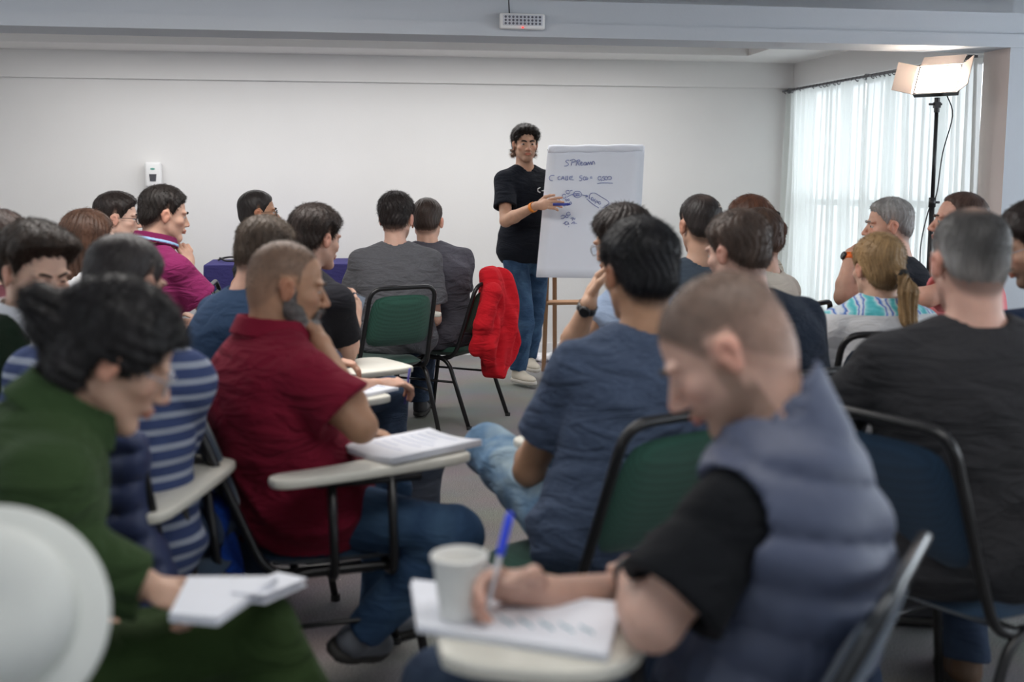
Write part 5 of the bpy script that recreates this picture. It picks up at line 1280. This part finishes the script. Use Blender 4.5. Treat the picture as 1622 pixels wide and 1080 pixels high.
# 18 / 19
P_['p18'] = p = person('woman with brown ponytail and cream blouse near the curtain', (1184, 352), 5.4, body=-50, lean=6, head=(-62, 4, 0), skin=(.62, .38, .28),
  hair=dict(kind='pony', side=.010, top=.016, len=.014, plen=.12, px=-.0, pz=.02, tie=True), hcol=(.085, .035, .020), w=.92, fat=.9, top=dict(mat=T('cream_blouse', (.62, .56, .46), stripes=((.42, .35, .26), .03, .2))), seed=18)
seat_for(p, M_GREEN, 'green chair under the woman with the brown ponytail')
P_['p19'] = p = person('person with short brown hair between the ponytail woman and the navy shirt', (1198, 378), 4.9, body=-45, lean=8, head=(-52, 6, 0), skin=(.62, .38, .28),
  hair=dict(side=.009, top=.018, mess=.002, len=.012), hcol=(.06, .035, .024), w=.95, fat=.95, top=dict(mat=T('cream_tee', (.60, .55, .47))), seed=19)
seat_for(p, M_GREEN, 'green chair under the short-haired person in cream')
# 21 orange watch
P_['p21'] = p = person('grey-haired man in a black t-shirt with an orange watch, hand at his mouth', (1406, 357), 5.3, body=-72, lean=10, head=(-84, 4, 0), hunch=4, skin=(.62, .36, .26),
  hair=dict(side=.008, top=.016, mess=.0015, len=.010, rec=.012), hcol=(.26, .25, .24), res=.0038, w=1.02, fat=1.05, face=dict(nose=.006), stub=((.3, .24, .2), .3), nstr=2500,
  top=dict(mat=T('black_tee', (0, 0, 0)), inf=.016, upto=.6),
  arms=dict(L=dict(sh=(.02, .02, .0), el=('px', 1336, 470, -.22), wr=('px', 1348, 402, -.12), tip=('px', 1378, 376, -.02), pnw=(.8, .3, -.5), curl=.55, thumb=.2, vis=True), R=dict(wr=(.10, .34, .72))), seed=31)
band(p, 'L', 'watch_strap', plain('watch_orange', (.90, .16, .02), .5), t=.90, r=.033, wdt=.014, face=(-1, -.3, 0))
seat_for(p, M_NAVY, 'navy chair under the grey-haired man with the orange watch')
# 22 blonde
P_['blonde'] = p = person('woman with blonde ponytail and blue tie-dye top, back to us', (1389, 424), 4.25, body=-6, lean=4, head=(-14, 4, 0), skin=(.62, .38, .28),
  hair=dict(kind='pony', side=.011, top=.018, mess=.0015, len=.012, plen=.22, px=.035, pz=-.028, tie=True), hcol=(.30, .19, .09), w=.95, fat=.98, res=.004, nstr=3500,
  top=dict(mat=T('tie_dye', (.3, .5, .6), tie=True), inf=.02), seed=22, hpatch=[(.0, -.10, -.06, .05, (.08, .045, .022), .8)])
ch, _ = seat_for(p, M_NAVY, 'navy chair under the woman with the blonde ponytail', bh=.88, off=(-.06, .06))
# 23 pink
P_['pink'] = p = person('balding man in a pink polo shirt behind the man in the charcoal sweater', (1518, 352), 4.7, body=-70, lean=8, head=(-78, -2, 0), skin=(.62, .34, .25),
  hair=dict(side=.007, top=.010, mess=.0012, rec=.05, crown=.0, len=.008), hcol=(.07, .04, .03), w=1.08, fat=1.12, face=dict(nose=.005),
  top=dict(mat=T('pink_pique', (.72, .22, .24)), inf=.018, upto=.7), arms=dict(L=dict(el=('px', 1470, 470, -.25), wr=('px', 1424, 478, -.1)), R=dict(wr=(.05, .40, .76))), seed=33)
seat_for(p, M_NAVY, 'navy chair under the balding man in the pink polo')
# 25 right edge
P_['p25'] = p = person('bearded man with dark hair and clear glasses in navy, at the right edge looking down', (1640, 388), 3.5, body=-66, lean=14, head=(-72, 22, 0), skin=(.56, .34, .24),
  hair=dict(side=.012, top=.026, mess=.002, len=.014), hcol=(.022, .014, .012), glasses=2, stub=((.06, .04, .03), .7), w=1.08, fat=1.1, face=dict(nose=.004, lid=-.002),
  top=dict(mat=T('navy_polo', (.012, .022, .048)), inf=.018, upto=.74, flare=.016), arms=dict(L=dict(el=('px', 1560, 545, -.22), wr=('px', 1510, 560, .05)), R=dict(wr=(.02, .42, .74))), seed=25)
ch, tm = seat_for(p, M_NAVY, 'navy chair under the bearded man at the right edge')
book(tm, .16, .29, .2, .28, 0, 'white notebook on the tablet at the right edge')
# 10 black shirt
P_['p10'] = p = person('man with dark brown hair and black shirt, leaning forward holding a phone', (502, 378), 4.6, body=38, lean=10, head=(42, 10, 0), hunch=12, skin=(.60, .37, .28),
  hair=dict(side=.013, top=.027, mess=.002, len=.016, low=-.01), hcol=(.022, .014, .011), w=1.1, fat=1.1, nstr=3000,
  top=dict(mat=T('black_shirt', (.014, .014, .018), wr=.4), inf=.018, upto=.7), arms=dict(R=dict(sh=(.02, .0, -.02), el=('px', 548, 560, -.10), wr=('px', 561, 512, -.02), tip=('px', 566, 486, .02), pnw=(-.9, .3, 0), curl=.5, vis=True)), seed=10)
ch, _ = seat_for(p, M_NAVY, 'navy chair seen edge-on under the man holding a phone', dyaw=18, bh=.80, off=(.06, .03), recline=.2)
ph = W(563, 493, 4.62); pho = MB().box((0, 0, 0), (.072, .009, .145), Matrix.Rotation(.35, 3, 'Y')).build('phone', plain('phone_body', (.03, .035, .05), .2), None, bevel=.004, loc=ph, rotz=.9)
tag(pho, 'dark smartphone in the hand of the man in the black shirt', 'phone'); MB().box((0, -.0052, 0), (.064, .001, .132), Matrix.Rotation(.35, 3, 'Y')).build('screen', plain('phone_screen', (.3, .36, .45), .1), pho)
# 9 navy shirt between
P_['p9'] = p = person('man with cropped brown hair in a blue shirt directly behind the man in crimson', (424, 402), 3.85, body=48, lean=12, head=(52, 14, 0), hunch=10, skin=(.58, .34, .25),
  hair=dict(side=.006, top=.014, mess=.0022, len=.012, rise=.7, low=.01), nstr=3500, hcol=(.085, .060, .042), hpatch=[(0, .0, .12, .05, (.15, .11, .08), .7)], w=1.05, fat=1.05, top=dict(mat=T('navy_shirt', (.018, .040, .085)), upto=.7, inf=.016),
  bottom=T('grey_denim', (.09, .11, .15), wr=.4, dirt=(.14, .16, .20)),
  arms=dict(R=dict(sh=(.02, .03, 0), el=('px', 545, 618, -.12), wr=('px', 592, 612, .06), tip=('px', 630, 606, .10), pnw=(0, .2, -1), curl=.55, vis=True), L=dict(wr=(-.05, .42, .74))),
  legs=dict(R=dict(kn=('px', 672, 725, -.12), an=('px', 655, 890, .05), fd=(0, 1, 0)), L=dict(kn=(-.12, .48, .52), an=(-.1, .46, .09))), seed=9)
ch, tm = seat_for(p, M_NAVY, 'navy chair with a cream tablet and small notes, behind the man in crimson', dyaw=6, tabxy=(.02, .06))
book(tm, .20, .31, .15, .21, .3, 'small white notes under the hand behind the man in crimson', name='notes', cat='notes')
pw = lw(p, p['limb']['R']['ends'][0]); q = MB().tube([(0, 0, -.03), (.02, -.01, .10)], .0042, 8).build('pen', plain('pen_purple', (.06, .05, .30), .3), None, smooth=True, loc=pw); tag(q, 'thin dark pen in the hand behind the man in crimson', 'pen')
# 8 black shirt arms crossed
P_['p8'] = p = person('man with glasses and black t-shirt, arms folded, by the purple table', (410, 337), 6.4, body=80, lean=-2, head=(72, 0, 0), skin=(.42, .22, .13),
  hair=dict(side=.006, top=.012, mess=.0012, len=.006, rec=.004), hcol=(.020, .016, .015), glasses=1, face=dict(nose=.006), w=1.05, fat=1.05, res=.004,
  top=dict(mat=T('washed_black_tee', (.022, .023, .026), wr=.5), inf=.018, upto=.7, flare=.014), arms=dict(R=dict(sh=(.0, .0, 0), el=('px', 378, 452, -.15), wr=('px', 410, 440, -.22), curl=.6), L=dict(wr=(.06, .24, 1.0))), seed=8)
seat_for(p, M_GREEN, 'green chair under the man with folded arms by the purple table')
# 7 magenta
P_['mag'] = p = person('man in a magenta polo shirt with white collar trim, hand at his mouth', (262, 340), 5.2, body=42, lean=8, head=(64, 10, 0), hunch=6, skin=(.56, .34, .25),
  hair=dict(side=.012, top=.020, mess=.0018, len=.012, rec=.006), hcol=(.016, .012, .010), w=1.16, fat=1.18, res=.004, nstr=3000,
  top=dict(mat=T('magenta_pique', (.205, .020, .092), wr=.7), collar=T('magenta_rib', (.16, .014, .068), wr=.2), band=T('light_blue_band', (.30, .46, .68)), ch=.045, cz=.03, cfl=.012, inf=.022, upto=.74, flare=.018, res=.008, amp=.010, name='polo_shirt'),
  arms=dict(R=dict(sh=(.0, .0, -.01), el=('px', 330, 490, -.1), wr=('px', 300, 432, .05), tip=('px', 291, 380, .06), pnw=(-.6, .5, 0), curl=.6, vis=True), L=dict(wr=(-.1, .36, .74))), seed=27)
ch, tm = seat_for(p, M_GREEN, 'green chair with tablet under the man in the magenta polo', tabxy=(.02, .04))
book(tm, .2, .3, .2, .28, .1, 'white notebook on the tablet of the man in magenta')
# 6 glasses man
P_['p6'] = p = person('man with side-parted dark hair and glasses, hand at his chin, by the left wall', (188, 346), 5.75, body=62, lean=8, head=(78, 4, 0), skin=(.62, .40, .31),
  hair=dict(side=.011, top=.022, front=.006, mess=.0015, len=.012), hcol=(.020, .014, .012), glasses=1, face=dict(nose=.005), res=.004, top=dict(mat=T('white_shirt', (.70, .70, .70)), collar=T('white_rib', (.72, .72, .72)), sleeve='long'),
  arms=dict(R=dict(el=('px', 215, 470, -.1), wr=('px', 205, 415, -.02), tip=('px', 202, 378, .02), pnw=(-.7, .5, 0), curl=.35, vis=True)), seed=6)
seat_for(p, M_GREEN, 'green chair under the man with side-parted hair and glasses')
# 5 long brown hair
P_['p5'] = p = person('woman with long straight brown hair and white top at left', (146, 378), 5.1, body=40, lean=6, head=(48, 4, 0), skin=(.64, .42, .32),
  hair=dict(kind='long', side=.012, top=.016, mess=.0016, len=.02, rise=.15), hcol=(.075, .038, .024), w=.92, fat=.92, top=dict(mat=T('white_top', (.70, .70, .71))), seed=5, nstr=3500)
ch, _ = seat_for(p, M_NAVY, 'dark chair back below the woman with long brown hair')
# 2 young man
P_['young'] = p = person('young man with swept dark brown hair, dark green jacket and white shirt, looking down', (58, 432), 3.15, body=108, lean=8, head=(128, 16, 0), skin=(.62, .40, .30),
  hair=dict(side=.010, top=.030, front=.018, mess=.002, len=.016, rec=.010), hcol=(.030, .018, .012), res=.0034, face=dict(lid=-.001, nose=.003), nstr=3500,
  top=dict(mat=T('white_tee', (.62, .65, .70), wr=.4), inf=.013, collar=T('white_rib2', (.66, .68, .72)), over=dict(kind='jacket', inf=.028, mat=T('dark_green_jacket', (.012, .024, .014), wr=.5))), arms=dict(R=dict(wr=(.14, .36, .72)), L=dict(wr=(-.14, .36, .72))), seed=2)
seat_for(p, M_NAVY, 'navy chair of the young man in the dark green jacket')
q = MB().quadbox([onchest(p, a, b, 2.93) for a, b in ((42, 556), (70, 556), (70, 578), (42, 578))], (0, 0, 0.0001), 1).build('x', M_PAPER) if False else None
pr = MB()
for st_ in ([(44, 560), (44, 570), (50, 570)], [(52, 570), (56, 560), (60, 570)], [(44, 582), (48, 573), (52, 582)], [(54, 574), (60, 574), (54, 582), (60, 582)]):
    pr.tube([onchest(p, a, b, 2.965) for a, b in st_], .0018, 4)
pr.build('shirt_print', plain('dark_print', (.08, .09, .12), .7), p['o'])
# 3 far left
P_['p3'] = p = person('dark-haired person at the far left edge, mostly out of view', (4, 392), 4.0, body=50, lean=6, head=(55, 4, 0), skin=(.6, .4, .3), hair=dict(side=.012, top=.02), hcol=(.03, .016, .012), top=dict(mat=T('maroon_top', (.10, .03, .04))), seed=13)
seat_for(p, M_NAVY, 'navy chair at the far left edge', tab=False)
# 4 striped
P_['stripe'] = p = person('man in a navy and grey striped shirt, directly behind the woman in green', (200, 452), 2.75, body=12, lean=6, head=(24, 16, 0), hunch=8, skin=(.50, .31, .23),
  hair=dict(side=.008, top=.012, mess=.001, crown=.004, len=.008), hcol=(.022, .018, .018), w=1.14, fat=1.15,
  hpatch=[(0, .02, .115, .03, (.20, .13, .10), .6)], top=dict(mat=T('striped_jersey', (.045, .065, .15), wr=.4, stripes=((.30, .33, .40), .036, .38)), sleeve='long', inf=.020, amp=.009, res=.008), seed=4,
  arms=dict(R=dict(el=('px', 275, 690, .0), wr=('px', 262, 745, .24), vis=False), L=dict(wr=(-.2, .3, .72))))
ch, tm = seat_for(p, M_NAVY, 'navy chair with cream tablet under the man in the striped shirt', dyaw=-6, bh=.86, off=(.03, .04), tabxy=(-.10, -.13))
drape(ch, 'puffer_jacket', plain('navy_puffer', (.030, .042, .105), .5, bump=.2, bscale=30, var=.1), 'navy quilted puffer jacket over the chair of the man in stripes', 'jacket', w_=.20, z0=.30, z1=.90, puff=.022, seed=3, th=.032, yb=-.33)
# white hat on a chair back in the near left corner
ch, _ = chair(-.62, 1.46, 70, M_NAVY, 'navy chair in the near left corner under the white hat', tab=False, bh=.84)
hc_ = W(-22, 975, 1.22); dirn = (Vector((0, 0, CAMZ+.1))-hc_).normalized(); Mh = (dirn+Vector((.0, -.1, .25))).normalized().to_track_quat('Z', 'Y').to_matrix().to_4x4()
hat = empty('white_hat', hc_); tag(hat, 'white brimmed hat resting over a chair back in the near left corner', 'hat')
MH = plain('white_hat_felt', (.62, .64, .61), .75, bump=.1, bscale=300)
MB().lathe([(.094, .004), (.100, .002), (.115, -.004), (.128, -.008), (.1325, -.012), (.1325, -.0155), (.128, -.013), (.115, -.008), (.092, -.001)], 56, Mh).build('brim', MH, hat, smooth=True)
MB().lathe([(.096, .0), (.094, .03), (.088, .055), (.072, .074), (.045, .083), (.02, .081), (1e-4, .077)], 56, Mh).build('crown', MH, hat, smooth=True)
MB().lathe([(.0965, .004), (.0975, .006), (.0965, .020), (.0945, .022)], 56, Mh).build('hat_band', plain('hat_ribbon', (.52, .55, .50), .7), hat, smooth=True)
# small things
